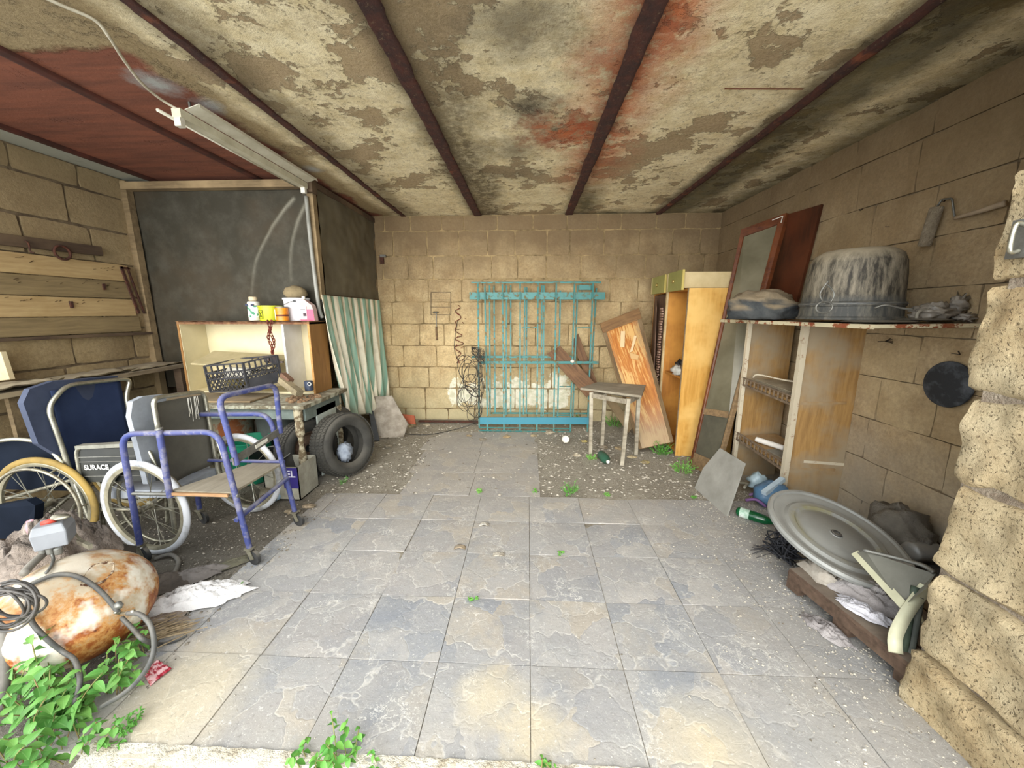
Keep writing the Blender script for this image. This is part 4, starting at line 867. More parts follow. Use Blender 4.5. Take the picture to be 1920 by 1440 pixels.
# drawers on top
M_gr=plain('olive_front','#9a9758','#8b894e',4,.5,0,.05); M_crm=plain('cream_board','#cbb88c','#b8a478',5,.6)
for k_,(ya,yb,lab) in enumerate(((3.69,4.08,'near'),(4.15,4.58,'far'))):
    d=thing('drawer','%s drawer with olive green front lying on the wardrobe top'%('nearer right' if k_==0 else 'farther left'),'drawer',(1.7,(ya+yb)/2,Z1),group='green fronted drawers on the wardrobe')
    z0,z1=Z1+.004,Z1+.15; xx0=X0-.06
    MB().box((xx0,ya,z0-.02),(xx0+.02,yb,z1+.02)).obj('front',M_gr,d)
    MB().box((xx0-.0015,yb-.04,z0-.02),(xx0+.0,yb-.015,z1+.02)).obj('trim_strip',M_crm,d); MB().box((xx0,ya-.012,z0-.02),(xx0+.02,ya-.001,z1+.02)).obj('trim_strip',plain('gold_edge%d'%k_,'#b9a75c'),d)
    MB().lathe([(0,0),(.014,0),(.018,.008),(.012,.016),(0,.018)],(xx0,(ya+yb)/2,(z0+z1)/2),(-1,0,0),12).obj('knob',plain('brass%d'%k_,'#cdb777','#a8935a',20,.3,.8),d,smooth=True)
    MB().box((xx0+.02,ya+.01,z0),(X1_-.05,ya+.025,z1)).obj('side',M_crm,d); MB().box((xx0+.02,yb-.025,z0),(X1_-.05,yb-.01,z1)).obj('side',M_crm,d); MB().box((xx0+.02,ya+.025,z0),(X1_-.05,yb-.025,z0+.01)).obj('drawer_bottom',M_crm,d)
tag(MB().blob((1.56,3.90,.84),(.05,.12,.05),.5,3,5).obj('white_papers',plain('paper','#d8d6cc','#aaa89e',18,.9,0,.6),None,smooth=True),'crumpled white paper on the wardrobe shelf','paper')
tag(MB().blob((1.62,4.02,.87),(.05,.06,.07),.4,3,6).obj('dark_bundle',M_black,None,smooth=True),'small dark bundle behind the white paper in the wardrobe','bundle')
# ---- glazed frame leaning on the right wall
M_red=wood('reddish_frame','#663618','#4a2410','#75401f',rough=.5,bump=.1)
M_frb=wood('pale_frame','#8c7250','#6f5a40',rough=.8,dustamt=.3)
fr=thing('glazed_frame','tall brown framed glass panel leaning against the right wall behind the shelf','glazed frame',(1.6,3.2,0))
BL,TL,TR,BR=V((1.545,3.42,.0)),PX(1390,430,1.95),V((2.235,3.56,2.28)),V((1.615,3.08,.02))
def bil(a,b): return BL.lerp(BR,a).lerp(TL.lerp(TR,a),b)
nf=(BR-BL).cross(TL-BL).normalized(); nf=nf if nf.x<0 else -nf
def fbar(a,b,w0,w1,m,nm='stile'): MB().prism([a,b,w1,w0],-nf*.035).obj(nm,m,fr)
g=G('dusty_glass'); c=g.mix(g.mr(g.noise(3,4),.35,.65),'#5f5a48','#76705c'); c=g.mix(g.mr(g.noise(2,3,.6,g.scl(g.P,1,1,.3)),.5,.7,0,.4),c,'#8c8876'); M_dglass=g.out(c,.22,0,g.noise(50,3),.05,.002)
fbar(bil(0,0),bil(0,1),bil(.09,0),bil(.09,1),M_red); fbar(bil(.86,.6),bil(.86,1),bil(1,.6),bil(1,1),M_red); fbar(bil(.93,0),bil(.93,.6),bil(1,0),bil(1,.6),M_frb)
fbar(bil(.09,.965),bil(.86,.965),bil(.09,1),bil(.86,1),M_red,'rail'); fbar(bil(.09,.225),bil(.86,.225),bil(.09,.25),bil(.86,.25),M_frb,'rail'); fbar(bil(.09,0),bil(.86,0),bil(.09,.06),bil(.86,.06),M_frb,'rail')
MB().prism([bil(.08,.24)-nf*.012,bil(.88,.24)-nf*.012,bil(.88,.97)-nf*.012,bil(.08,.97)-nf*.012],-nf*.006).obj('glass_pane',M_dglass,fr)
MB().prism([bil(.08,.05)-nf*.012,bil(.88,.05)-nf*.012,bil(.88,.23)-nf*.012,bil(.08,.23)-nf*.012],-nf*.006).obj('glass_pane',plain('dark_dusty_glass','#4a483e','#5c584a',6,.35),fr)
MB().bar(bil(.72,.99)+nf*.004,bil(.95,.99)+nf*.004,.006,.006).bar(bil(.95,.99)+nf*.004,bil(.95,.965)+nf*.004,.006,.006).obj('corner_plate',M_white,fr)
tag(MB().prism([(2.275,3.62,2.27),(2.285,3.20,2.25),(2.20,3.46,0),(2.17,3.84,0)],(-.028,-.01,0)).obj('red_board',wood('mahogany_board','#4f2614','#38190d','#5c2e19',rough=.5,axis=2,bump=.1),None),'tall mahogany red board standing behind the glazed frame','board')
# ---- bookcase
M_bk=wood('bookcase_panel','#a9844e','#8b693c','#9a8a70',rough=.7,axis=2,bump=.15,dustamt=.2)
M_pale=rusty('pale_strip','#c9bea6','#9a8468',(.58,.7),20,.6,0)
bk=thing('bookcase','narrow wooden bookcase with fretwork shelf edges under the rusty shelf, right wall','bookcase',(2.05,2.95,0))
f0=V((1.84,3.20,0)); f1=V((1.935,2.70,0)); r0=V((2.22,3.24,0)); r1=V((2.285,2.64,0)); Hb=1.345
def vpanel(a,b,z0,z1,t,m,nm,par):
    d=(b-a).normalized(); nrm=V((-d.y,d.x,0)); MB().prism([a+V((0,0,z0)),b+V((0,0,z0)),b+V((0,0,z1)),a+V((0,0,z1))],nrm*t).obj(nm,m,par)
vpanel(f0,r0,0,Hb,.02,M_bk,'side_panel',bk); vpanel(f1,r1,0,Hb,.02,M_bk,'side_panel',bk)
MB().bar(f0+V((-.01,.0,0)),f0+V((-.01,.0,Hb)),.03,.03,(0,1,0)).obj('front_post',M_pale,bk); MB().bar(f1+V((-.012,0,0)),f1+V((-.012,0,Hb)),.038,.035,(0,1,0)).obj('front_post',M_pale,bk)
M_fret=plain('fretwork','#7c6a54','#5a4a3a',25,.9,0,.3,dust=.3)
for (za,zb) in ((.835,.775),(.355,.275)):
    a,b_=f0+V((.0,0,za)),f1+V((.0,0,zb)); c_,d_=r1+V((-.05,0,zb+.02)),r0+V((-.05,-.02,za+.02))
    MB().prism([a,b_,c_,d_],(0,0,.018)).obj('shelf',M_bk,bk)
    k=MB(); k.bar(a+V((-.02,0,.055)),b_+V((-.02,0,.055)),.012,.010).bar(a+V((-.02,0,-.005)),b_+V((-.02,0,-.005)),.012,.014)
    for i in range(13):
        p=a.lerp(b_,(i+.5)/13)+V((-.02,0,.0)); k.lathe([(.004,.0),(.009,.012),(.005,.022),(.008,.035),(.004,.05)],p,n=6)
    k.obj('gallery_rail',M_fret,bk)
vpanel(f1+V((.03,-.004,0)),r1+V((0,-.004,0)),.34,.36,.006,M_pale,'batten',bk); vpanel(f1+V((.03,-.004,0)),r1+V((0,-.004,0)),.02,.035,.006,M_pale,'batten',bk)
# things in the bookcase
tag(MB().lathe(cyl(.022,.20),V((1.90,3.05,.395)),(.55,-.55,-.10),14).obj('paper_roll',plain('roll_white','#e6e2da','#d3cec4',8,.7),None,smooth=True,autos=40),'rolled white paper lying on the lower shelf of the bookcase','paper roll')
k=MB()
for i in range(4): tag(board('glass_sheet',[V((1.89,3.14,.862+i*.007)),V((1.95,2.78,.83+i*.007)),V((2.2,2.76,.83+i*.007)),V((2.18,3.14,.862+i*.007))],.004,plain('sheet%d'%i,'#a79c86','#8a806c',8,.5)),['lowest','second','third','topmost'][i]+' thin pale sheet in the pile on the upper shelf','sheet','thin sheets on the upper shelf')
tag(MB().tube([V((1.86,3.12,.90)),V((1.90,3.12,.925)),V((2.0,2.98,.91)),V((2.12,2.8,.90))],.007,6).obj('pale_strip',M_pale,None,smooth=True),'thin pale bent strip lying over the sheets on the upper shelf','strip')
tag(board('tile_sheet',[V((1.93,2.95,.345)),V((1.97,2.78,.325)),V((2.2,2.78,.33)),V((2.2,2.95,.345))],.012,plain('grey_tile','#8d8779','#757064',6,.6)),'grey tile lying on the lower shelf beside the paper roll','tile')
# ---- rusty metal shelf plate over it
M_plate=rusty('rusty_white_plate','#cabf9f','#8b4026',(.50,.54),13,.6,.1)
ms=thing('metal_shelf','rusty white painted metal shelf plate resting on the bookcase and a wall bracket','shelf',(2.0,2.7,1.35))
PP=[V((1.665,3.35,1.372)),V((1.80,2.04,1.364)),V((2.285,1.98,1.372)),V((2.285,3.35,1.375))]
MB().prism(PP,(0,0,-.004)).obj('plate',M_plate,ms)
def lip(a,b_,h): MB().bar(a-V((0,0,h/2)),b_-V((0,0,h/2)),.004,h).obj('lip',M_plate,ms)
lip(PP[0],PP[1],.024); lip(PP[1],PP[2],.020)
MB().bar((1.95,2.06,1.35),(2.28,2.02,1.355),.03,.015).obj('bracket',M_frb,ms)
# pot upside down
g=G('sooty_pot'); v2=g.scl(g.P,1,1,.18); n=g.noise(22,6,.75,v2); z=g.sep()[2]
c=g.mix(g.mr(n,.42,.62),'#37332c','#8f8674'); c=g.mix(g.mr(g.ma('ADD',z,g.ma('MULTIPLY',g.noise(9,4),.1)),1.76,1.82,0,.85),c,'#a39780'); c=g.mix(g.mr(z,1.53,1.50,0,.6),c,'#4c4f4e'); M_pot=g.out(c,.7,.2,n,.3,.004)
p0=V((1.965,2.42,1.385)); pot=thing('cooking_pot','large sooty aluminium cauldron standing upside down on the metal shelf','pot',tuple(p0))
MB().lathe([(r_*.9,h_) for r_,h_ in [(.262,0),(.282,.0),(.282,.012),(.272,.02),(.268,.075),(.276,.08),(.276,.10),(.266,.105),(.262,.15),(.255,.26),(.245,.33),(.225,.375),(.18,.402),(.10,.412),(0,.415),(0,.405),(.18,.392),(.24,.32),(.258,.10)]],p0,n=48).obj('body',M_pot,pot,smooth=True,autos=40)
MB().lathe([(.2435,.085),(.252,.088),(.252,.094),(.2435,.097)],p0,n=48,closed=True).obj('rim_band',plain('band','#5c6062','#7b7a74',20,.5,.4),pot,smooth=True)
a=PY(1548,536,2.12); 
MB().tube([PY(1553,527,2.11)+V((0,-.0,0)),PY(1540,545,2.11),PY(1538,556,2.11),PY(1548,570,2.11),PY(1558,566,2.11),PY(1564,552,2.11),PY(1558,540,2.11),PY(1547,532,2.11)],.004,6).obj('pot_handle',M_steel,pot,smooth=True)
tag(MB().tube([PY(1546,572,2.10)+V((.042*math.cos(t),0,.030*math.sin(t)-.012)) for t in [j*math.pi/6 for j in range(12)]],.0045,6,closed=True).obj('wire_ring',M_steel,None,smooth=True),'grey wire ring lying at the shelf edge before the pot','ring')
# dusty bag on the shelf
g=G('dusty_bag'); nz=g.sep(g.geo.outputs['Normal'])[2]; n=g.noise(8,5,.7); c=g.mix(g.mr(n,.35,.65),'#2f3336','#4a4c4b'); c=g.mix(g.ma('MULTIPLY',g.mr(nz,.05,.55),g.mr(g.noise(5,4),.3,.5,.6,1)),c,'#8b7c64'); M_bag=g.out(c,.85,0,g.noise(14,7,.75),.6,.02)
tag(MB().blob((1.80,3.0,1.45),(.25,.22,.145),.22,2.4,11,36,20,flat=1.377).obj('dusty_bag',M_bag,None,smooth=True),'dust covered dark bag slumped on the metal shelf left of the pot','bag')
# trays / lids right of pot
M_dk=plain('dark_enamel','#2a2b2c','#55524a',12,.5,.2,.2,dust=.5)
for i,(x,y,z,r,l) in enumerate(((1.93,2.18,1.374,.16,'lower dark oval lid lying at the shelf front below the pot'),(2.13,2.16,1.384,.13,'upper dark lid with pale handle lying right of the pot'))):
    t=thing('pot_lid',l,'lid',(x,y,z)); 
    MB().lathe([(0,.008),(r*.8,.008),(r,.001),(r+.004,.0),(r,-.003),(0,-.003)],(x,y,z+.003),(0.0,.0,1),32).obj('disc',M_dk,t,smooth=True,autos=40)
    if i: MB().tube([(x-.06,y-.05,z+.01),(x-.055,y-.05,z+.045),(x,y-.05,z+.058),(x+.045,y-.05,z+.04),(x+.06,y-.05,z+.01)],.008,8).obj('lid_handle',plain('dusty_bakelite','#8d8678','#6c665a'),t,smooth=True)
tag(MB().tube([PY(1640,578,2.12),PY(1660,572,2.1),PY(1690,578,2.08),PY(1712,580,2.06)],.006,6).obj('wire_piece',M_steel,None,smooth=True),'bent grey wire lying over the dark lids','wire')
M_film=plain('clear_bag','#a89f92','#8b8276',9,.35,0,.4,Transmission_Weight=.15,bd=.01)
pb=thing('plastic_bag','crumpled translucent knotted plastic bag at the right end of the metal shelf','bag',(2.2,2.1,1.38))
MB().blob((2.17,2.13,1.425),(.085,.075,.045),.5,2.6,4,30,18,flat=1.375).obj('bag_body',M_film,pb,smooth=True)
MB().blob((2.25,2.09,1.47),(.04,.03,.045),.7,2.5,14,18,12).obj('bag_knot',M_film,pb,smooth=True); MB().blob((2.25,2.05,1.40),(.04,.04,.02),.7,2.5,6,18,10).obj('bag_tail',M_film,pb,smooth=True)
# ---- paint roller and disc on the right wall
XW=2.262
ro=thing('paint_roller','old paint roller hanging on the right wall near the stone jamb','paint roller',tuple(PX(1745,420,XW)))
g_f=plain('roller_fleece','#a3957e','#8a7c66',25,.95,0,1,bd=.02)
a,b_=PX(1757,388,XW-.02),PX(1733,462,XW-.02); d=(b_-a); 
MB().lathe([(0,0),(.026,0),(.029,.006),(.029,d.length-.006),(.026,d.length),(0,d.length)],a,d,18).obj('roller_sleeve',g_f,ro,smooth=True,autos=40)
MB().tube(rounded([PX(1757,388,XW-.01),PX(1766,374,XW-.005),PX(1785,372,XW-.005),PX(1790,408,XW-.005)],.01),.005,7,smooth=False).obj('wire_frame',M_steel,ro,smooth=True)
MB().tube([PX(1790,409,XW-.005),PX(1830,398,XW-.01),PX(1885,381,XW-.01)],lambda t:.009+.006*t,9).obj('handle',plain('dusty_handle','#a08d74','#8a7862',12,.7),ro,smooth=True)
tag(MB().lathe([(0,.012),(.10,.012),(.122,.004),(.125,-.002),(.12,-.006),(0,-.006)],(XW+.002,2.075,1.045),(-1,0,0),40).obj('black_disc',plain('sooty_disc','#26282c','#5e6268',9,.7,.1,.3,lo=.45,hi=.7),None,smooth=True,autos=40),'round sooty black pan lid hanging on the right wall by the jamb','lid')
k=MB(); rr=random.Random(2)
for (u,v,n_,s_) in ((1660,640,7,.05),(1770,378,4,.03),(1800,665,2,.04),(1613,395,2,.025),(1660,425,1,.03)):
    c=PX(u,v,XW-.004)
    for i in range(n_): th=rr.uniform(-.5,3.6); k.bar(c,c+V((0,math.cos(th)*s_,math.sin(th)*s_*.5)),.003,.006,(1,0,0))
tag(k.obj('wall_cracks',plain('black_crack','#2b2017'),None),'dark cracks and nails in the right wall plaster','crack')['kind']='stuff'
# latch on the jamb
t=thing('door_latch','grey steel latch fixed on the stone jamb at the right edge','latch',(1.43,1.2,1.6))
MB().box((1.43,1.10,1.58),(1.45,1.235,1.69)).obj('plate',M_steel,t); MB().tube([(1.425,1.20,1.60),(1.40,1.20,1.60),(1.40,1.20,1.67),(1.425,1.20,1.67)],.006,8).obj('bolt_loop',M_chrome,t,smooth=True)
# ---- grey stone tile slab leaning
P=[(1350,840),(1396,868),(1362,968),(1302,915),(1318,878)]
b0,b1=FL(1302,915),FL(1362,968); dn=(b1-b0); lean=V((.22,.10,.55)); nn2=dn.cross(lean)
pts=[RP(u,v,b0,nn2) for u,v in P]
ts=thing('stone_tile','grey stone floor tile with a cut corner leaning at the foot of the bookcase','tile',tuple(b0))
MB().prism(pts,nn2.normalized()*(.012 if nn2.x>0 else -.012)).obj('slab',plain('grey_stone','#9c9a92','#84827a',5,.7,0,.2,dust=.2),ts)
# green bottle right, trash
bottle('green_bottle','bright green plastic bottle lying on the floor by the stone tile',(1.50,2.52,.036),(.68,-.62,.0),.034,.24,M_green,plain('blue_cap','#6fb6b8'),(.1,.34),plain('white_green_label','#d5ded6','#8fb29a',25,.5))
t=thing('detergent_jug','blue translucent plastic jug with pale handle at the foot of the bookcase','jug',(1.78,2.72,0))
MB().blob((1.82,2.66,.10),(.12,.09,.10),.15,2,3,24,14,flat=.005).obj('body',plain('blue_jug','#5c7f9e','#43647f',7,.3,0,.2,Transmission_Weight=.2),t,smooth=True)
MB().bar(PY(1432,925,2.58),PY(1468,898,2.66),.035,.03).obj('handle',plain('pale_blue','#b5c6d0','#9fb1bd'),t)
tag(MB().blob((1.80,2.80,.14),(.07,.05,.06),.4,2,9,18,10).obj('pale_bag',plain('pale_blue_bag','#a9bcc4','#8da0a8',10,.4,0,.4),None,smooth=True),'crumpled pale blue bag behind the blue jug','bag')
for i,(u,v,u2,v2,cl,l) in enumerate(((1385,905,1430,925,'#8a8678','grey bent strap on the floor in front of the bookcase'),(1395,915,1420,895,'#9c988a','pale curled strap beside the bookcase post'),(1398,938,1436,950,'#6b4a78','purple plastic strip lying under the round disc'),(1405,928,1436,938,'#7a5a84','second purple strip above the first one'))):
    a,b_=FL(u,v,.05),FL(u2,v2,.035); tag(MB().tube([a,a.lerp(b_,.5)+V((0,0,.03)),b_],.011,6).obj('strap',plain('strap%d'%i,cl),None,smooth=True),l,'strap')
# ---- black netting heap
k=MB(); rr=random.Random(6); c0=FL(1468,1040,.03)
for i in range(26):
    P=[c0+V((rr.gauss(0,.035),rr.gauss(0,.05),abs(rr.gauss(.03,.04)))) for j in range(6)]; k.tube(P,.004,5)
for i in range(9):
    a=FL(1458+rr.uniform(-4,4),1035+rr.uniform(-8,8),.01); b_=FL(rr.uniform(1405,1425),rr.uniform(1015,1052),.006); k.tube([a,a.lerp(b_,.5)+V((rr.uniform(-.02,.02),rr.uniform(-.02,.02),.01)),b_],.002,4)
tag(k.obj('netting',plain('black_net','#191a1e','#2c2d33',20,.8),None,smooth=True),'tangle of black netting on the floor beneath the round disc','netting')['kind']='stuff'
# ---- wooden pallet board with rags
pa=thing('pallet','low broken wooden pallet lying along the right wall near the jamb','pallet',(1.6,1.6,0))
M_pal=wood('pallet_wood','#5e4a3c','#463629','#77624f',rough=.9,dustamt=.35)
A=FL(1478,1070,.11); B_=FL(1692,1285,.11); B_=V((1.455,1.245,.11)); A=V((1.40,1.84,.11)); A=FL(1480,1068,.12)
E_=V((B_-A)); dl=E_.normalized(); sd2=V((-dl.y,dl.x,0)); sd2=sd2 if sd2.x>0 else -sd2
for i in range(4):
    o_=A+sd2*(.125*i); MB().obox(o_+E_*.5+sd2*.055,E_,sd2*.112,V((0,0,.018))).obj('deck_board',M_pal,pa)
MB().obox(A+E_*.5+V((0,0,-.035))+sd2*.012,E_,sd2*.02,V((0,0,.05))).obj('edge_board',M_pal,pa)
for t_ in (.04,.5,.96): MB().obox(A+E_*t_+sd2*.25+V((0,0,-.06)),dl*.07,sd2*.48,V((0,0,.095))).obj('bearer',M_pal,pa)
def rag(name,c,a,b,h,rot,seed,mat,label,cat='rag',flat=None,fr_=3.0,group=None,par=None,el=.35):
    n=38; cr,sr=math.cos(rot),math.sin(rot); vs_=[];fs=[]
    for j in range(n//2+1):
        for i in range(n):
            t=2*math.pi*i/n; r=j/(n//2); e=1+el*noise.fractal(V((math.cos(t)*1.5,math.sin(t)*1.5,seed)),.6,2,3)
            x,y=r*a*e*math.cos(t),r*b*e*math.sin(t); q=V((x*fr_/a*.6,y*fr_/b*.6,seed*3))
            rid=1-abs(noise.fractal(q,.6,2,4))*1.8; z=h*max(0,(1-r**2.5))*(.45+.55*rid)+.004
            vs_.append(V(c)+V((x*cr-y*sr,x*sr+y*cr,z)))
    for j in range(n//2):
        for i in range(n):
            i2=(i+1)%n; fs.append((j*n+i,(j+1)*n+i,(j+1)*n+i2,j*n+i2))
    return mesh(name,vs_,fs,mat,par,smooth=True,cat=None if par else cat,label=label,group=group)
M_rag=plain('grey_rag','#aba5a3','#7a7472',7,.9,0,.5,bd=.02); M_rag2=plain('white_rag_cloth','#cdcbd0','#a3a0a5',6,.9,0,.5,bd=.02)
pc=FL(1620,1140,.13)
rag('rag_bundle',V((1.62,1.58,.125)),.17,.12,.07,-.8,1,M_rag,'large crumpled grey cloth bundle on the pallet under the round disc')
rag('rag_bundle',V((1.50,1.72,.125)),.08,.11,.07,.3,2,plain('cream_rag','#b5aea2','#857c70',8,.9,0,.5),'small beige cloth bundle at the upper left of the pallet')
rag('rag',V((1.49,1.50,.125)),.10,.045,.035,-1.0,3,M_rag2,'white rag lying on the pallet edge')
rag('rag',V((1.37,1.52,.0)),.06,.10,.035,.4,5,M_rag,'grey rag on the floor in front of the pallet')
# ---- round disc (table top)
cD_=V((1.656,1.885,.262)); nD=V((.146,-.276,.95)).normalized(); rD=.325
dd=thing('round_tabletop','large round grey plastic tabletop lying tilted on the pallet by the right wall','tabletop',tuple(cD_))
g=G('disc_grey'); c=g.mix(g.mr(g.noise(5,5),.35,.65),'#939490','#82837f'); n=g.noise(4,5,.7); q=g.n('ShaderNodeVectorMath',operation='DISTANCE'); g.put(q.inputs[0],g.P); q.inputs[1].default_value=tuple(cD_)
rg=g.ma('MULTIPLY',g.mr(g.ma('ABSOLUTE',g.ma('SUBTRACT',q.outputs['Value'],.19)),.035,.0),g.mr(n,.46,.58)); c=g.mix(g.ma('MULTIPLY',rg,.7),c,'#7c7432'); c=g.dust(c,'#a3a095',.3); M_disc=g.out(c,.45,.1,g.noise(30,4),.1,.003)
MB().lathe([(0,-.004),(.022,-.004),(.026,.004),(.03,0),(.15,0),(.165,-.010),(.18,-.010),(.195,.002),(.225,.002),(.24,-.009),(.255,-.009),(.27,.0),(.295,.002),(.303,.012),(.318,.012),(.325,.0),(.322,-.016),(.31,-.018),(.0,-.018)],cD_,nD,72).obj('disc',M_disc,dd,smooth=True,autos=35)
MB().lathe([(.0,.0),(.016,.0),(.022,-.002),(.024,.006),(.0165,.008)],cD_,nD,20).obj('centre_hole',M_rubber,dd,smooth=True)
# ---- folded deck frame: grey panel with cream edge profile
dkc=thing('folded_panel','grey cloth panel with cream metal edge bar leaning across the tabletop by the jamb','panel',(1.8,1.5,.2))
p1,p2=PY(1603,1036,1.66),PY(1697,1138,1.38)
M_crm2=plain('cream_metal','#cfcdb0','#bab89a',6,.45)
MB().bar(p1,p2,.006,.034,(0.5,-.7,.5)).obj('edge_bar',M_crm2,dkc)
dv=(p2-p1); 
MB().prism([p1+V((.005,.01,-.004)),p2+V((.005,.01,-.004)),PY(1738,1102,1.36),PY(1754,1076,1.42),PY(1625,1034,1.60)],(0,.003,-.003)).obj('cloth_panel',plain('grey_cloth','#7b7a70','#6a695f',8,.8),dkc)
MB().tube([PY(1618,1031,1.60),PY(1680,1046,1.53),PY(1730,1060,1.46),PY(1752,1074,1.42)],.009,8).obj('tube_edge',M_steel,dkc,smooth=True)
t=thing('cream_strip','wide flat cream plastic strip curving down in front of the stone jamb','strip',(1.5,1.2,.1))
P=[PY(1738,1100,1.40),PY(1728,1112,1.40),PY(1700,1150,1.36),PY(1682,1185,1.32),PY(1678,1205,1.30),PY(1680,1225,1.29)]
P=catmull([V(p) for p in P]); vs_=[];fs=[]
for i,p in enumerate(P):
    d=(P[min(i+1,len(P)-1)]-P[max(i-1,0)]).normalized(); s_=d.cross(V((-.5,-.8,.3))).normalized()*.021; vs_+= [p-s_,p+s_]
fs=[(2*i,2*i+1,2*i+3,2*i+2) for i in range(len(P)-1)]
o=mesh('strip_band',vs_,fs,M_crm2,t,smooth=True); m_=o.modifiers.new('s','SOLIDIFY'); m_.thickness=.004
tag(MB().bar(PY(1716,1140,1.45),PY(1724,1168,1.38),.006,.03,(.5,-.7,.5)).obj('strip_offcut',M_crm2,None),'short cream strip offcut beside the curved strip','strip')
tag(MB().tube([PY(1716,1100,1.42),PY(1706,1150,1.38),PY(1698,1200,1.33),PY(1690,1240,1.30)],.013,8).obj('green_hose',plain('dusty_green','#51604e','#3f4c40',14,.7),None,smooth=True),'dusty green hose piece standing behind the cream strip','hose')
tag(MB().tube([PY(1725,1120,1.40),PY(1716,1170,1.36),PY(1706,1230,1.30)],.014,8).obj('green_hose',plain('grey_hose','#63665e','#4e524b',14,.7),None,smooth=True),'second greyer hose piece right of the green one','hose')
tag(MB().tube([PY(1705,1108,1.44),PY(1722,1092,1.46),PY(1740,1080,1.50)],.02,8).obj('brown_root',plain('brown_lump','#66503c','#4f3d2e',14,.9,0,.5),None,smooth=True),'brown stick lying over the grey panel by the jamb','stick')
# bottle / jar behind
t=thing('clear_bottle','dusty clear plastic bottle lying behind the tabletop against the right wall','bottle',(2.0,1.9,.15))
MB().lathe([(0,.004),(.02,0),(.045,.004),(.05,.015),(.05,.15),(.03,.19),(.012,.20)],PY(1704,1034,1.86),(.75,.1,-.05),24).obj('body',plain('dusty_pet','#9c9a94','#86847e',14,.3,0,.3,Transmission_Weight=.3),t,smooth=True)
tag(MB().blob((2.13,2.03,.17),(.13,.16,.17),.3,2,4,26,16,flat=.0).obj('sack',plain('dusty_sack','#6f695f','#5a554c',10,.95,0,.7,bd=.02),None,smooth=True),'dusty grey sack between the tabletop and the right wall','sack')
tag(MB().blob((2.12,1.62,.08),(.14,.2,.10),.4,2,7,22,14,flat=.0).obj('sack',plain('dark_sack','#48443e','#353230',10,.95,0,.7,bd=.02),None,smooth=True),'dark sack low down behind the grey panel by the jamb','sack')
# ================================================================ WHEELCHAIRS, WALKER, TANK, LAMP, PLANTS, DEBRIS
def wheel(par,c,Rr,tyrem,rimm,side,tilt=0,spk=20):
    """drive wheel in a plane y = const; side = -1 puts the hand rim towards the viewer"""
    c=V(c); ax=V((tilt,side,0)).normalized()
    t=MB().lathe([(Rr-.034,-.010),(Rr-.026,-.014),(Rr-.008,-.013),(Rr,-.004),(Rr,.004),(Rr-.008,.013),(Rr-.026,.014),(Rr-.034,.010)],c,ax,64,closed=True).obj('drive_wheel',tyrem,par,smooth=True)
    def sub(b,nm,m,**k): 
        o=b.obj(nm,m,t,smooth=k.pop('smooth',True),**k); return o
    sub(MB().lathe([(Rr-.055,-.008),(Rr-.036,-.012),(Rr-.030,-.008),(Rr-.030,.008),(Rr-.036,.012),(Rr-.055,.008)],c,ax,64,closed=True),'rim',rimm,autos=40)
    q=[]
    for i in range(48): pass
    a=ax.orthogonal().normalized(); b=ax.cross(a)
    hr=MB(); rr_=Rr-.055; hr.tube([c+ax*.045+(a*math.cos(2*math.pi*i/48)+b*math.sin(2*math.pi*i/48))*rr_ for i in range(48)],.0085,8,smooth=False,closed=True)
    for i in range(6):
        th=2*math.pi*i/6+.3; d=a*math.cos(th)+b*math.sin(th); hr.bar(c+ax*.005+d*(Rr-.045),c+ax*.045+d*(Rr-.055),.008,.008)
    sub(hr,'hand_rim',M_chrome2)
    sub(MB().lathe([(0,-.045),(.018,-.045),(.018,-.035),(.030,-.034),(.030,-.028),(.016,-.026),(.016,.026),(.030,.028),(.030,.034),(.022,.036),(.022,.055),(.016,.06),(0,.06)],c,ax,20),'hub',M_chrome2,autos=40)
    s=MB()
    for i in range(spk):
        th=2*math.pi*i/spk; th2=th+(.55 if i%2 else -.55); h=.031*(1 if i%4<2 else -1)
        s.bar(c+ax*h+(a*math.cos(th)+b*math.sin(th))*.028,c+(a*math.cos(th2)+b*math.sin(th2))*(Rr-.05),.0028,.0028)
    sub(s,'spokes',M_chrome,smooth=False)['kind']='stuff'
    return t
def tube(par,nm,P,r,m,rad=.05,smooth=False,n=10): return MB().tube(rounded(P,rad) if rad else P,r,n,smooth=smooth).obj(nm,m,par,smooth=True,autos=60)
M_navy=plain('navy_nylon','#242f4a','#2c3854',5,.8,0,.15,Specular_IOR_Level=.2); M_navyd=plain('dark_navy','#0d141f','#121925',6,.8,0,.15,Specular_IOR_Level=.1)
M_grvin=plain('dusty_grey_vinyl','#4d4b44','#5d5a50',7,.7,0,.2); M_pad=plain('grey_pad','#9a9fa6','#83878c',6,.7,0,.15)
g=G('yellow_tyre'); M_ytyre=g.out(g.mix(g.mr(g.noise(6,5),.4,.65),'#917738','#6d5a2e'),.8,0,g.noise(80,4),.2,.003)
M_wtyre=plain('pale_tyre','#bdbfc2','#7d7c78',5,.6,0,.15,lo=.48,hi=.66); M_rim=plain('dull_rim','#a9a38c','#837c68',12,.45,.5,.15)
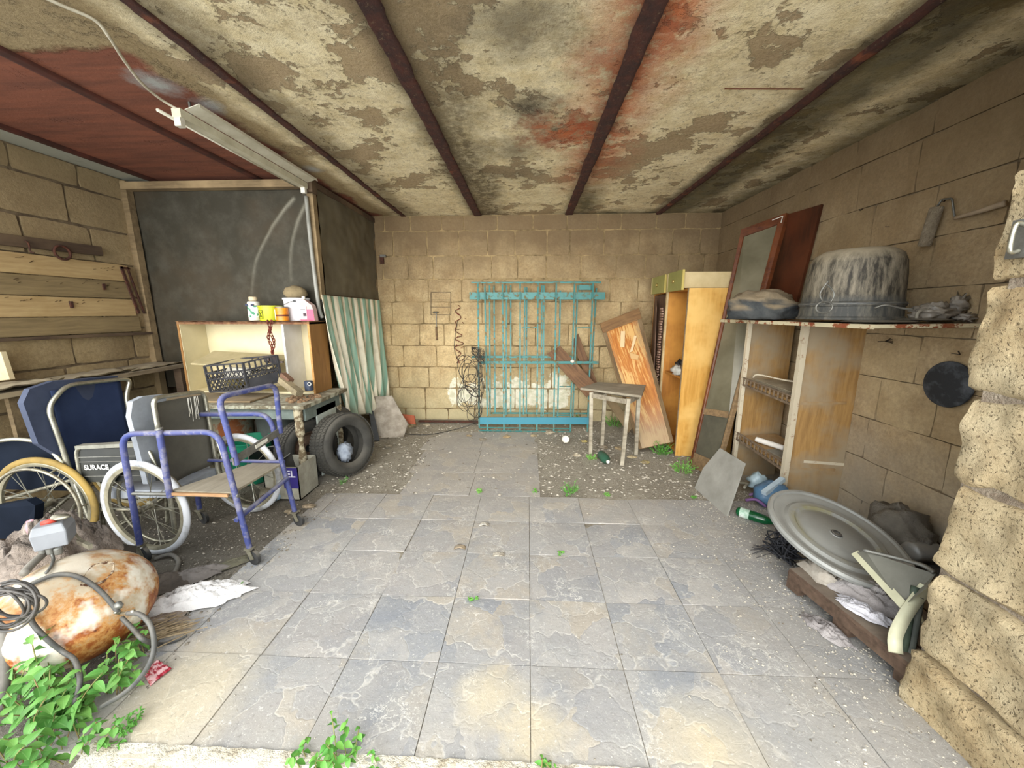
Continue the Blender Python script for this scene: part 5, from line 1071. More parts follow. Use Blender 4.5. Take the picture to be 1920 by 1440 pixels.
# -------- navy wheelchair (left)
wc=thing('wheelchair','navy blue wheelchair with yellow tyre and chrome frame beside the bench','wheelchair',(-2.92,2.0,0),group='folded wheelchairs by the left wall')
cA_=(-2.86,1.935,.30); RA=.300
wheel(wc,cA_,RA,M_ytyre,M_rim,-1,.06); wheel(wc,(-2.95,2.46,.295),RA,M_ytyre,M_rim,1,.03)
xb=-2.72
tube(wc,'back_frame',[V((xb-.0,1.985,.34)),V((xb,1.97,.62)),V((xb,1.945,.90)),V((xb,2.05,1.005)),V((xb,2.415,.985)),V((xb,2.36,.875)),V((xb-.01,2.37,.52)),V((xb-.0,2.37,.36))],.0125,M_chrome,.055,n=12)
grid('backrest',lambda a,b:V((xb-.015-.02*math.sin(math.pi*a)*(.5+.5*b),1.985+.37*a,.50+.485*b-.01*a)),14,14,M_navy,wc,.006)
# padded wrap behind the sheet (seen on the left edge)
MB().prism([V((xb-.03,2.00,.55)),V((xb-.03,1.89,.70)),V((xb-.03,1.87,.94)),V((xb-.03,1.91,1.01)),V((xb-.03,2.02,1.035)),V((xb-.03,2.36,1.01)),V((xb-.03,2.36,.50))],(-.035,.0,0)).obj('back_cushion',plain('navy_wrap','#3a4257','#2c3448',6,.75),wc)
tube(wc,'arm_frame',[V((-3.25,1.97,.66)),V((-2.98,1.96,.705)),V((-2.80,1.96,.68)),V((-2.74,1.965,.55))],.012,M_chrome,.10)
MB().prism([V((-3.35,2.02,.35)),V((-3.35,2.02,.66)),V((-2.98,2.015,.69)),V((-2.80,2.015,.60)),V((-2.80,2.015,.35))],(0,.008,0)).obj('side_guard',M_navyd,wc)
MB().lathe(cyl(.012,.006),(-3.13,1.985,.46),(0,-1,0),14).obj('guard_bolt',M_chrome,wc,smooth=True,autos=40)
MB().prism([V((-3.30,2.02,.46)),V((-2.76,2.02,.48)),V((-2.76,2.40,.48)),V((-3.30,2.40,.46))],(0,0,-.03)).obj('seat',M_navy,wc)
tube(wc,'lower_frame',[V((-3.3,1.985,.27)),V((-2.72,1.985,.44))],.011,M_chrome2,0); tube(wc,'cross_brace',[V((-3.05,2.0,.13)),V((-2.9,2.4,.44))],.011,M_chrome2,0); tube(wc,'cross_brace',[V((-2.85,2.0,.16)),V((-3.0,2.4,.44))],.011,M_chrome2,0)
tube(wc,'rear_upright',[V((-2.72,1.985,.44)),V((-2.66,1.985,.10))],.013,M_chrome,0); tube(wc,'rear_upright',[V((-2.72,2.38,.44)),V((-2.66,2.38,.10))],.011,M_chrome,0)
b=MB().lathe([(0,-.012),(.04,-.014),(.05,-.01),(.05,.01),(.04,.014),(0,.012)],(-3.35,2.0,.06),(0,1,0),20); b.obj('caster_wheel',M_rubber,wc,smooth=True,autos=40)
tube(wc,'caster_fork',[V((-3.35,2.02,.07)),V((-3.33,2.02,.3))],.010,M_chrome2,0)
nv=MB().prism([PY(-40,955,1.78),PY(50,938,1.78),PY(66,948,1.78),PY(62,1000,1.80),PY(30,1010,1.82),PY(-40,1010,1.82)],(0,.04,0)); nv.obj('leg_pad',M_navyd,wc)
# -------- grey wheelchair
wg=thing('wheelchair','grey wheelchair with pale tyre, dark grey back and SURACE side plate','wheelchair',(-2.26,1.93,0),group='folded wheelchairs by the left wall')
wheel(wg,(-2.235,1.925,.298),.298,M_wtyre,M_rim,1,.10); wheel(wg,(-2.02,2.42,.298),.298,M_wtyre,M_rim,1,.12)
xb=-2.10
tube(wg,'back_frame',[V((xb-.02,1.965,.12)),V((xb-.01,1.965,.45)),V((xb,1.955,.955)),V((xb,2.29,.925)),V((xb,2.30,.40)),V((xb+.01,2.30,.28))],.0125,M_chrome,.05,n=12)
grid('backrest',lambda a,b:V((xb-.012-.02*math.sin(math.pi*a),1.965+.325*a,.42+.50*b-.02*a*b)),12,14,M_grvin,wg,.006)
k=MB(); rr=random.Random(3)
for i in range(9):
    y=2.17+rr.uniform(-.03,.09); z=.9; 
    P=[V((xb-.004,y,.905)),V((xb-.004,y+rr.uniform(-.004,.004),.86)),V((xb-.006,y+rr.uniform(-.006,.006),.905-rr.uniform(.05,.16)))]; k.tube(P,.0014,4)
k.obj('paint_drip',M_white,wg)['kind']='stuff'
MB().prism([V((xb-.09,1.925,.45)),V((xb-.09,1.905,.86)),V((xb-.09,1.93,.94)),V((xb-.09,1.99,.955)),V((xb-.09,2.12,.94)),V((xb-.09,2.12,.45))],(-.03,0,0)).obj('back_pad',M_pad,wg)
tube(wg,'arm_frame',[V((-2.655,1.97,.44)),V((-2.64,1.97,.655)),V((-2.20,1.97,.665)),V((-2.165,1.97,.52))],.0105,M_chrome,.06)
MB().prism([V((-2.62,1.95,.645)),V((-2.24,1.95,.668)),V((-2.24,1.95,.69)),V((-2.62,1.95,.665))],(0,.045,0)).obj('armrest_pad',plain('grey_armrest','#7d7c70','#5f5e54',12,.7,0,.2,dust=.3),wg)
MB().prism([V((-2.65,1.972,.43)),V((-2.64,1.972,.64)),V((-2.2,1.972,.655)),V((-2.17,1.972,.45))],(0,.006,0)).obj('side_guard',plain('guard_black','#1f211f','#2c2d29',9,.45,0,.1),wg)
for z in (.595,.565,.475): MB().bar((-2.65,1.969,z-.006),(-2.18,1.969,z+.012),.003,.004,(0,0,1)).obj('guard_line',M_steel,wg)
text('lettering','SURACE',(-2.535,1.9665,.528),(1,0,.04),(0,0,1),.042,plain('white_lettering','#d9d9d2'),wg,'white lettering')
MB().prism([V((-2.58,2.0,.36)),V((-2.12,2.0,.38)),V((-2.12,2.33,.38)),V((-2.58,2.33,.36))],(0,0,-.05)).obj('seat',M_pad,wg)
tube(wg,'lower_frame',[V((-2.62,1.975,.25)),V((-2.12,1.975,.27))],.010,M_chrome2,0); tube(wg,'cross_brace',[V((-2.5,2.0,.14)),V((-2.2,2.33,.36))],.010,M_chrome2,0); tube(wg,'cross_brace',[V((-2.2,2.0,.16)),V((-2.5,2.33,.36))],.010,M_chrome2,0)
tube(wg,'push_brace',[V((xb+.02,2.30,.62)),V((xb+.09,2.28,.30))],.009,M_chrome,0)
MB().lathe([(0,-.012),(.045,-.014),(.055,-.01),(.055,.01),(.045,.014),(0,.012)],(-2.62,1.98,.065),(0,1,0),20).obj('caster_wheel',M_rubber,wg,smooth=True,autos=40); tube(wg,'caster_fork',[V((-2.62,2.0,.07)),V((-2.60,2.0,.28))],.010,M_chrome2,0)
# -------- blue tubular walker with seat board
g=G('blue_tube'); n=g.noise(16,6,.7); c=g.mix(g.mr(g.noise(5,4),.35,.65),'#343f78','#484b75'); c=g.mix(g.mr(n,.5,.62,0,.75),c,'#7c7a86'); M_blue=g.out(g.dust(c,'#8f8c8a',.6),.6,.1,n,.2,.002)
wk=thing('walker','blue tubular walker on casters with a wooden seat board','walker',(-1.9,2.06,0))
yn,yf=1.86,2.26
tube(wk,'side_frame',[V((-2.235,yn,.10)),V((-2.215,yn,.775)),V((-1.66,yn,.795)),V((-1.58,yn,.09))],.0155,M_blue,.09,n=12)
tube(wk,'side_frame',[V((-2.235,yf,.10)),V((-2.225,yf,.775)),V((-1.66,yf,.785)),V((-1.565,yf,.09))],.0155,M_blue,.09,n=12)
tube(wk,'push_handle',[V((-1.60,yn+.02,.60)),V((-1.635,yn+.0,.985)),V((-1.575,yf-.03,.985)),V((-1.60,yf,.66))],.0155,M_blue,.06,n=12)
tube(wk,'loose_tube',[PY(298,806,yn-.02),PY(319,932,yn-.02)],.016,M_blue,0,n=12)
MB().lathe([(0,-.006),(.018,-.006),(.018,.004),(0,.004)],PY(298,804,yn-.02),(-.2,.0,1),12).obj('tube_end',M_steel,wk,smooth=True,autos=40)
tube(wk,'seat_rail',[V((-2.22,yn,.425)),V((-1.60,yn,.425))],.011,M_steel,0); tube(wk,'seat_rail',[V((-2.22,yf,.46)),V((-1.60,yf,.46))],.011,M_blue,0)
MB().bar((-1.605,yn,.625),(-1.605,yf,.67),.010,.045,(0,0,1)).obj('brace_bar',M_steel,wk); MB().obox((-1.598,2.08,.652),(.004,0,0),(0,.10,.011),(0,0,.02)).obj('tag_label',M_white,wk)
tube(wk,'lower_bar',[V((-1.62,yn-.02,.285)),V((-1.59,yf,.345))],.014,M_blue,0)
M_seatb=wood('seat_board_wood','#8f8672','#736a58','#a59b85',rough=.9,dustamt=.5)
board('seat_board',[V((-1.63,yn-.01,.447)),V((-1.62,yf+.03,.447)),V((-1.80,yf+.05,.447)),V((-2.0,yn-.0,.447))],.014,M_seatb,wk)
MB().bar((-1.98,yn-.018,.437),(-1.64,yn-.022,.437),.012,.016).obj('split_edge',wood('split_edge','#b08a62','#8c6a48'),wk)
for (x,y) in ((-1.58,yn),(-2.235,yn),(-1.565,yf),(-2.235,yf)):
    c_=MB().lathe([(0,-.011),(.03,-.012),(.042,-.009),(.042,.009),(.03,.012),(0,.011)],(x+.02,y,.043),(.3,1,0),20).obj('caster_wheel',M_rubber,wk,smooth=True,autos=40)
    MB().bar((x+.02,y-.018,.04),(x,y-.018,.10),.022,.004,(0,1,0)).bar((x+.02,y+.018,.04),(x,y+.018,.10),.022,.004,(0,1,0)).box((x-.02,y-.022,.098),(x+.02,y+.022,.108)).obj('caster_fork',M_chrome2,c_)
# -------- pressure tank
tc=V((-1.885,1.30,.205))
g=G('rusty_enamel'); n=g.noise(7,8,.72); n2=g.noise(30,6,.75); s=g.sep(g.O); base=g.mix(g.mr(g.noise(4,4),.4,.6),'#cabca2','#ab977a')
q=g.ma('ADD',n,g.ma('MULTIPLY',g.mr(s[2],-.28,.05,.0,1),-.10)); q=g.ma('ADD',q,g.ma('MULTIPLY',g.mr(s[0],-.1,.2),.09))
c=g.mix(g.mr(q,.42,.49,0,.85),base,'#bd843c'); c=g.mix(g.mr(q,.49,.56),c,'#94501e'); c=g.mix(g.mr(g.ma('ADD',g.ma('MULTIPLY',q,.6),g.ma('MULTIPLY',n2,.4)),.56,.60),c,'#5c2f18')
c=g.mix(g.mr(g.noise(3.1,5,.6,g.offs(g.O,.5,4)),.52,.58,0,.9),c,'#e6e0d0'); c=g.mix(g.mr(s[2],.12,.22,0,.6),c,'#9d8b70'); M_tank=g.out(c,.6,.0,n2,.3,.004)
tk=thing('pressure_tank','rusty cream pressure tank lying beside the wheelchairs among weeds','tank',(tc.x,tc.y,0))
def ell(a,b):
    ph=math.pi*b; th=2*math.pi*a; x=.24*math.sin(ph)*math.cos(th); y=.25*math.sin(ph)*math.sin(th); z=-.20*math.cos(ph)
    q=Matrix.Rotation(math.radians(14),3,'Y')@V((x,y,z)); return tc+q
grid('tank_shell',ell,48,30,M_tank,tk)
def onT(u,v,k=1.02):
    r=ray(u,v); R_=Matrix.Rotation(math.radians(14),3,'Y').transposed(); d=R_@r; o_=R_@(EYE-tc); S=(.24*k,.25*k,.20*k)
    a=sum((d[i]/S[i])**2 for i in range(3)); b_=2*sum(d[i]*o_[i]/S[i]**2 for i in range(3)); c_=sum((o_[i]/S[i])**2 for i in range(3))-1
    D=b_*b_-4*a*c_
    return EYE+r*((-b_-math.sqrt(max(D,0)))/(2*a))
lb=[onT(155,1082,1.004),onT(172,1060,1.004),onT(200,1052,1.004),onT(214,1055,1.004),onT(213,1072,1.004),onT(195,1092,1.004),onT(168,1101,1.004),onT(150,1098,1.004)]
MB().prism(lb,(lb[0]-tc).normalized()*.0015).obj('label_plate',plain('flaked_label','#5a3a24','#c9b79a',60,.8,0,.2,lo=.45,hi=.55),tk)
M_hose=plain('black_hose','#3a3b3c','#55544f',14,.6,0,.15,dust=.3)
P=[onT(30,1110,1.06),onT(70,1090,1.07),onT(110,1077,1.07),onT(150,1083,1.08),onT(190,1110,1.08),onT(222,1148,1.12)]
ho=thing('garden_hose','grey black rubber hose looping over the rusty tank','hose',(-1.7,1.25,0))
MB().tube(P,.0085,10).obj('hose',M_hose,ho,smooth=True)
MB().tube([onT(228,1158,1.10),PY(250,1180,1.22),PY(270,1200,1.18),FL(300,1208,.02),FL(330,1200,.015),FL(350,1190,.015)],.008,10).obj('hose',M_hose,ho,smooth=True)
MB().tube([PY(240,1150,1.12),PY(262,1152,1.08),PY(282,1172,1.04),PY(289,1210,1.02),PY(280,1245,1.0),PY(255,1280,.99),PY(225,1305,.98),PY(190,1325,.99)],.0075,10).obj('hose',M_hose,ho,smooth=True)
MB().tube([onT(52,1140,1.09),onT(62,1170,1.09),onT(90,1200,1.08),onT(118,1222,1.08),PY(140,1238,1.08),PY(150,1275,1.03),PY(140,1320,.99)],.008,10).obj('hose',M_hose,ho,smooth=True)
MB().blob(onT(222,1135,1.14),(.016,.013,.014),.2,3,2,14,10).obj('hose_clamp',M_steel,ho,smooth=True); MB().tube([onT(215,1148,1.12),onT(232,1150,1.16),PY(250,1146,1.10)],.006,8).obj('hose_fitting',M_chrome,ho,smooth=True)
# coil of cable
cl=thing('cable_coil','coil of thin black hose hanging at the left edge over the tank','hose coil',tuple(PY(30,1140,1.05)))
k=MB(); rr=random.Random(5)
for i in range(10):
    c_=PY(18+rr.uniform(-7,7),1135+rr.uniform(-7,7),1.03+i*.006); a=.082+rr.uniform(-.012,.02); b_=.062+rr.uniform(-.012,.015)
    k.tube([c_+V((a*math.cos(t),.02*math.sin(t+i),b_*math.sin(t)+.012*math.cos(t))) for t in [j*math.pi/8 for j in range(16)]],.0042,7,closed=True)
k.obj('cable',plain('cable_grey','#3e3b38','#59544e',20,.5),cl,smooth=True)['kind']='stuff'
# pressure switch
sw=thing('pressure_switch','grey plastic pressure switch box with red button standing above the tank','switch box',tuple(PY(102,1025,1.36)))
cS=PY(101,999,1.36); ex_=V((.80,.60,0)); ey_=V((-.60,.80,0))
b=MB(); S0=.052; S1=.043
pts=[cS+ex_*(sx*s)+ey_*(sy*s)+V((0,0,z)) for z,s in ((-.048,S0*.92),(.02,S0),(.052,S1)) for sx,sy in ((-1,-1),(1,-1),(1,1),(-1,1))]
fs=[(3,2,1,0),(8,9,10,11)]+[(r*4+i,r*4+(i+1)%4,(r+1)*4+(i+1)%4,(r+1)*4+i) for r in range(2) for i in range(4)]
b.add(pts,fs); o=b.obj('housing',plain('switch_grey','#8d9095','#7a7d80',6,.5,0,.08),sw); bv=o.modifiers.new('b','BEVEL'); bv.width=.005; bv.segments=2
MB().tube([cS+V((-.012,-.02,.052)),cS+V((.02,.0,.062))],.012,10).obj('red_button',plain('red_button','#c8402c','#a83424',9,.5),sw,smooth=True)
MB().blob(cS+V((.045,.0,.075)),(.04,.02,.010),.3,3,5,14,8).obj('lever',M_chrome2,sw,smooth=True)
for i,dx in enumerate((-.025,.01,.045)): MB().lathe(cyl(.013,.03),cS+V((dx,-.03,-.078)),n=12).obj('cable_gland',M_steel,sw,smooth=True,autos=40)
MB().tube([cS+V((.01,-.03,-.07)),onT(100,1050,1.05),onT(92,1068,1.05),onT(84,1076,1.04)],.0055,8).obj('cable',M_steel,sw,smooth=True)
MB().tube([cS+V((-.02,-.03,-.075)),PY(80,1040,1.33),PY(60,1058,1.27),PY(45,1075,1.22)],.014,10).obj('pipe',plain('grey_pipe','#6c6860','#837e74',12,.6,dust=.3),sw,smooth=True)
MB().bar(PY(148,1015,1.40),PY(170,1025,1.36),.014,.02).bar(PY(132,990,1.44),PY(150,1012,1.40),.008,.008).obj('metal_arm',M_chrome2,sw)
# sack heaped beside
rag('burlap_sack',V((-2.22,1.50,.25)),.22,.20,.26,.2,21,plain('burlap','#a3968a','#6b6056',16,.95,0,.9,bd=.02),'crumpled brown sacking heap behind the grey switch box at the left edge','sack')
tag(MB().blob((-2.30,1.52,.13),(.28,.24,.18),.2,2,9,26,14,flat=.0).obj('dark_bundle',plain('dark_bundle','#3e3832','#524a42',9,.95,0,.8,bd=.02),None,smooth=True),'dark bundle on the ground beneath the brown sacking','bundle')
tag(MB().blob(PY(62,990,1.46),(.025,.02,.04),.3,3,3,14,10).obj('plastic_piece',plain('pink_plastic','#b58a90','#99757a',9,.5),None,smooth=True),'small pale pink plastic piece between the sacking and the switch box','plastic piece')
tag(MB().tube([PY(8,1180,1.08),PY(10,1260,1.05),PY(4,1330,1.02)],.014,8).obj('grey_pipe',plain('grey_pipe2','#77726a','#5e5a54',12,.6),None,smooth=True),'upright grey pipe at the left edge of the tank','pipe')
# -------- rags and litter on the earth at the left
rag('white_rag',V((-1.66,1.57,.005)),.25,.09,.085,.42,31,plain('soiled_white_cloth','#dedbd8','#8b8784',9,.9,0,.5,lo=.55,hi=.75,bd=.02),'long soiled white cloth lying on the floor edge right of the tank')
rag('grey_cloth',V((-1.82,1.74,.0)),.15,.06,.05,.6,33,plain('grey_cloth2','#8c8580','#68625c',9,.9,0,.6),'pale grey cloth scrap behind the white cloth')
rag('brown_cloth',V((-1.95,1.66,.0)),.16,.09,.06,.4,34,plain('brown_cloth','#6e655c','#4d463f',9,.95,0,.6),'dark grey brown cloth heap between the tank and the white cloth')
rag('cloth_scrap',V((-1.68,1.86,.0)),.12,.035,.03,.7,35,plain('olive_cloth','#6a6653','#504d40',9,.95,0,.5),'narrow olive grey cloth scrap behind the grey cloth')
rag('cardboard_rag',V((-1.72,1.40,.0)),.17,.07,.035,.45,36,plain('pale_fibre','#a3978a','#7c6f62',12,.95,0,.8),'flattened fibrous sacking strip in front of the white cloth')
k=MB(); rr=random.Random(14)
for i in range(70):
    c_=V((-1.66,1.36,.02))+V((rr.gauss(0,.07),rr.gauss(0,.03),rr.uniform(0,.02))); d=V((rr.uniform(.03,.08),rr.uniform(.02,.05),rr.uniform(-.01,.01))); k.bar(c_-d,c_+d,.0025,.0025)
tag(k.obj('straw',plain('straw2','#a08e70','#7c6a50',30,.95),None),'scattered dry straw stalks at the left edge of the paving','straw')['kind']='stuff'
t=thing('crushed_packet','crushed red and pink paper packet lying on the tiles beside the tank','packet',(-1.5,1.2,0))
P=[FL(265,1258,.012),FL(282,1286,.006),FL(322,1254,.010),FL(296,1238,.02)]
grid('wrapper',lambda a,b:P[0].lerp(P[1],a).lerp(P[3].lerp(P[2],a),b)+V((0,0,.014*abs(noise.noise(V((a*5,b*7,1)))))),10,14,plain('packet_red','#a02436','#d0a8a8',22,.4,0,.1,lo=.5,hi=.56),t,.002)
tag(MB().tube([FL(290,1048,.01),FL(318,1040,.02),FL(335,1052,.015),FL(325,1078,.01),FL(310,1092,.01)],.012,8).obj('hose_piece',plain('grey_hose2','#5f5c56','#7b766c',14,.7),None,smooth=True),'short bent grey hose on the earth in front of the walker','hose')
# -------- fluorescent lamp and cable
la=thing('fluorescent_lamp','cream fluorescent batten lamp without tube hanging under the red ceiling','lamp',(-1.95,2.85,2.53))
M_lam=plain('lamp_cream','#cfcab2','#b3ad94',8,.5,0,.1); M_lam2=plain('lamp_wing','#dcd9c8','#c2bda8',8,.4,0,.08)
L0,L1=V((-1.93,2.20,2.50)),V((-1.93,3.40,2.50))
MB().obox((L0+L1)/2,(.05,0,0),L1-L0,(0,0,.045)).obj('housing',M_lam,la)
MB().prism([L0+V((.025,.03,.03)),L0+V((.11,.03,.055)),L1+V((.11,0,.055)),L1+V((.025,0,.03))],(0,0,-.003)).obj('reflector_wing',M_lam2,la)
MB().prism([L0+V((.11,.03,.055)),L0+V((.115,.03,.035)),L1+V((.115,0,.035)),L1+V((.11,0,.055))],(.002,0,0)).obj('reflector_lip',M_lam2,la)
MB().prism([L0+V((-.085,.05,.01)),L0+V((-.03,.05,-.02)),L1+V((-.03,0,-.02)),L1+V((-.085,0,.01))],(0,0,-.003)).obj('reflector_wing',M_lam2,la)
MB().tube([L0+V((-.085,-.02,.005)),L1+V((-.085,0,.005))],.009,8,smooth=False).obj('edge_rail',M_lam2,la,smooth=True)
for p in (L0,L1-V((0,.04,0))): MB().box(tuple(p+V((-.018,.0,-.065))),tuple(p+V((.018,.03,-.02)))).obj('tube_holder',M_white,la)
MB().bar(L0+V((0,.1,.02)),L0+V((0,.1,.1)),.01,.01).obj('hanger',M_steel,la); MB().bar(L1+V((0,-.1,.02)),L1+V((0,-.1,.1)),.01,.01).obj('hanger',M_steel,la)
tag(MB().tube([FL(60,-15,2.585),FL(120,12,2.585),FL(178,38,2.588),FL(205,70,2.57),FL(232,112,2.56),FL(265,155,2.55),FL(300,185,2.54),FL(333,205,2.52)],.0065,8).obj('ceiling_cable',plain('white_cable','#cdc6b2','#aaa28c',20,.6),None,smooth=True),'white electric cable running along the ceiling to the lamp','cable')
# -------- plants
g=G('leaf_green'); r=g.rnd(); s=g.sep(g.O); c=g.mix(r,'#4a8436','#78ab52'); vn=g.mr(g.ma('ABSOLUTE',s[1]),.03,.0); c=g.mix(g.ma('MULTIPLY',vn,.35),c,'#9cc47a'); c=g.mix(g.mr(g.noise(2,3,.6,g.O),.5,.8,0,.4),c,'#3f7a2c')
M_leaf=g.out(c,.5,0,g.noise(4,3,.6,g.O),.1,.003,Subsurface_Weight=0.0); M_stem=plain('stem_green','#6f8a42','#8a6a4a',20,.7)
g=G('leaf_dark'); c=g.mix(g.rnd(),'#4c8a34','#74ad4a'); M_leaf2=g.out(c,.55)
def leafmesh(L,W,curl,m,nm):
    vs_=[];fs=[];n=6
    for i in range(n+1):
        t=i/n; w=W*math.sin(math.pi*min(t*.96+.02,1)**.8)*.5*(1.15-.35*t); z=-curl*t*t*L+.10*L*math.sin(t*3.14)*.3
        vs_+= [(t*L,-w,z+w*.35),(t*L,0,z),(t*L,w,z+w*.35)]
    for i in range(n):
        a=i*3; fs+=[(a,a+1,a+4,a+3),(a+1,a+2,a+5,a+4)]
    me=bpy.data.meshes.new(nm); me.from_pydata(vs_,[],fs[:]); me.materials.append(m)
    for p in me.polygons: p.use_smooth=True
    return me
LM=[leafmesh(1,.62,.25,M_leaf,'leaf'),leafmesh(1,.55,.5,M_leaf,'leaf'),leafmesh(1,.7,.1,M_leaf,'leaf')]; LM2=[leafmesh(1,.6,.3,M_leaf2,'leaf')]
def plant(name,label,cat,base,stems,size,seed,meshes=LM,h=(.1,.25),spread=.15,per=7,group=None,join=False,lean=(0,0)):
    rr=random.Random(seed); base=V(base); t=thing(name,label,cat,tuple(base),group=group) if not join else None
    sb=MB(); lv=[]
    for s_ in range(stems):
        th=rr.uniform(0,6.28); d=spread*math.sqrt(rr.random()); b0=base+V((math.cos(th)*d*.5,math.sin(th)*d*.5,0)); hh=rr.uniform(*h)
        top=base+V((math.cos(th)*d*1.2+lean[0],math.sin(th)*d*1.2+lean[1],hh)); mid=b0.lerp(top,.5)+V((rr.uniform(-.02,.02),rr.uniform(-.02,.02),hh*.12)); P=[b0,mid,top]; sb.tube(P,.0018,5)
        for i in range(per):
            f=.35+.65*i/(per-1); p=(b0.lerp(mid,f*2) if f<.5 else mid.lerp(top,(f-.5)*2)); az=i*2.4+rr.uniform(-.4,.4); L=size*rr.uniform(.65,1.15)*(1.1-.35*f)
            lv.append((p,az,rr.uniform(-.5,.15)+.35*(f>.9),rr.uniform(-.4,.4),L,rr.randrange(len(meshes))))
    if join:
        for (p,az,el,ro_,L,k) in lv:
            M=Matrix.Translation(p)@Matrix.Rotation(az,4,'Z')@Matrix.Rotation(-el,4,'Y')@Matrix.Rotation(ro_,4,'X')@Matrix.Scale(L,4); me=meshes[k]
            sb.add([M@v.co for v in me.vertices],[tuple(q.vertices) for q in me.polygons])
        o=sb.obj(name,meshes[0].materials[0],None); tag(o,label,cat,group); o['kind']='stuff'; return o
    sb.obj('stem',M_stem,t,smooth=True)
    for (p,az,el,ro_,L,k) in lv:
        o=bpy.data.objects.new('leaf',meshes[k]); COL.objects.link(o); o.parent=t; o.location=p-absof(t)
        o.rotation_euler=(Matrix.Rotation(az,3,'Z')@Matrix.Rotation(-el,3,'Y')@Matrix.Rotation(ro_,3,'X')).to_euler(); o.scale=(L,L,L)
    return t
gp_='green weeds growing by the tank'
plant('nettle','large bright green leafy weed filling the bottom left corner','weed',FL(55,1425,0),20,.062,1,h=(.08,.22),spread=.17,per=8,group=gp_)
plant('nettle','leafy green weed in front of the middle of the tank','weed',FL(125,1335,0),12,.058,2,h=(.08,.20),spread=.13,per=8,group=gp_)
plant('nettle','leafy green weed at the right foot of the tank, below the hose','weed',FL(205,1300,0),9,.048,3,h=(.08,.17),spread=.10,per=7,group=gp_)
plant('nettle','taller weed whose tip rises over the rusty tank','weed',FL(105,1300,0),3,.06,4,h=(.24,.32),spread=.05,per=6,group=gp_,lean=(.02,0))
plant('nettle','leafy weed lying low on the earth between the corner weed and the small tuft','weed',FL(140,1400,0),10,.045,5,h=(.05,.12),spread=.12,per=7,group=gp_)
plant('nettle','thin weed shoot at the far left edge in front of the grey pipe','weed',FL(5,1330,0),9,.055,6,h=(.10,.22),spread=.10,per=7,group=gp_)
plant('nettle','small weed growing behind the hose at the right end of the tank','weed',FL(262,1228,0),4,.05,7,h=(.08,.16),spread=.06,per=6,group=gp_)
plant('seedling','tall leafy weed sprouting at the front edge of the tiles, bottom centre','weed',FL(648,1442,-.02),7,.034,8,LM2,h=(.05,.13),spread=.07,per=8)
plant('seedling','thin shoot with round leaves rising above the bottom centre weed','weed',FL(632,1420,0),1,.032,9,LM2,h=(.17,.175),spread=.005,per=7)
plant('seedling','small dark leaved sprig left of the bottom centre weed','weed',FL(575,1440,-.01),2,.034,10,LM2,h=(.05,.07),spread=.05,per=6)
plant('seedling','small sprig right of the bottom centre weed','weed',FL(715,1438,-.01),2,.025,11,LM2,h=(.03,.05),spread=.04,per=6)
plant('seedling','low weed at the very bottom edge, middle of the picture','weed',FL(1045,1452,-.02),4,.026,12,LM2,h=(.03,.06),spread=.05,per=7)
for i,(u,v,s_,l) in enumerate(((237,1375,.05,'round tuft of tiny leaves at the bottom left corner of the tiles'),(895,925,.03,'small green tuft in the rear tile joint, middle'),(1003,922,.025,'small green tuft at the rear right corner of the middle slabs'),(1068,925,.07,'wide green tuft on the rubble in front of the stool'),(1137,930,.03,'green tuft on the rear tile edge right of the wide tuft'),(1050,1040,.02,'tiny green sprout in the middle of the tiles'),(888,1125,.02,'tiny sprout in the front tile joint'),(1300,935,.025,'small tuft left of the leaning stone tile'),(1108,862,.05,'green tuft around the left front leg of the stool'),(1240,850,.13,'dense green weeds growing under the leaning door leaf'),(1280,885,.10,'green weeds at the foot of the yellow wardrobe'),(1150,800,.12,'green weeds growing behind the stool against the wall'),(645,905,.03,'small weed on the earth in front of the large tyre'),(1090,795,.08,'weeds at the right foot of the gratings'),(455,1100,.02,'tiny moss tuft at the tip of the white cloth'),(1335,875,.03,'small weed behind the stone tile'))):
    plant('weed_tuft',l,'weed',FL(u,v,0) if i<15 else FL(u,v,0),max(5,int(260*s_)),.012+s_*.10,50+i,LM2,h=(s_*.3,s_*1.4),spread=s_,per=6,join=True,group='small green tufts on the floor')
# -------- gravel, rubble and litter
def scatter(name,label,cat,n,fn,r,seed,mat,el=1.0):
    rr=random.Random(seed); vs_=[];fs=[]
    for i in range(n):
        p=fn(rr)
        if p is None: continue
        s_=r[0]+(r[1]-r[0])*rr.random()**3; a=rr.uniform(0,6.28); b=len(vs_); e=rr.uniform(.5,1)
        ca,sa=math.cos(a),math.sin(a)
        for (x,y,z) in ((1,0,0),(0,e,0),(-1,0,0),(0,-e,0),(rr.uniform(-.3,.3),rr.uniform(-.3,.3),rr.uniform(.4,.9)*el)):
            vs_.append((p[0]+s_*(x*ca-y*sa),p[1]+s_*(x*sa+y*ca),(p[2] if len(p)>2 else .001)+s_*z))
        fs+=[(b,b+1,b+4),(b+1,b+2,b+4),(b+2,b+3,b+4),(b+3,b,b+4)]
    o=mesh(name,vs_,fs,mat,None,center=False); tag(o,label,cat); o['kind']='stuff'; return o
def gz(x,y): return (max(0,gh(x,y)) if not((-1.62<x<1.9 and .93<y<2.74) or (-1.0<x<.1 and 2.7<y<4.35)) else .001)
def right(rr):
    x=1.95-abs(rr.gauss(0,.42)); y=rr.uniform(.95,2.9); 
    if x<.2 or rr.random()>(.3+ .7*max(0,(x-.5))): return None
    return x,y,gz(x,y)
def leftf(rr):
    x=rr.uniform(-3.4,-1.45); y=rr.uniform(1.1,3.0); return x,y,gz(x,y)
def back(rr):
    x=rr.uniform(-1.7,1.6); y=rr.uniform(2.75,4.8)
    if -1.0<x<.1 and y<4.3 and rr.random()<.92: return None
    return x,y,gz(x,y)
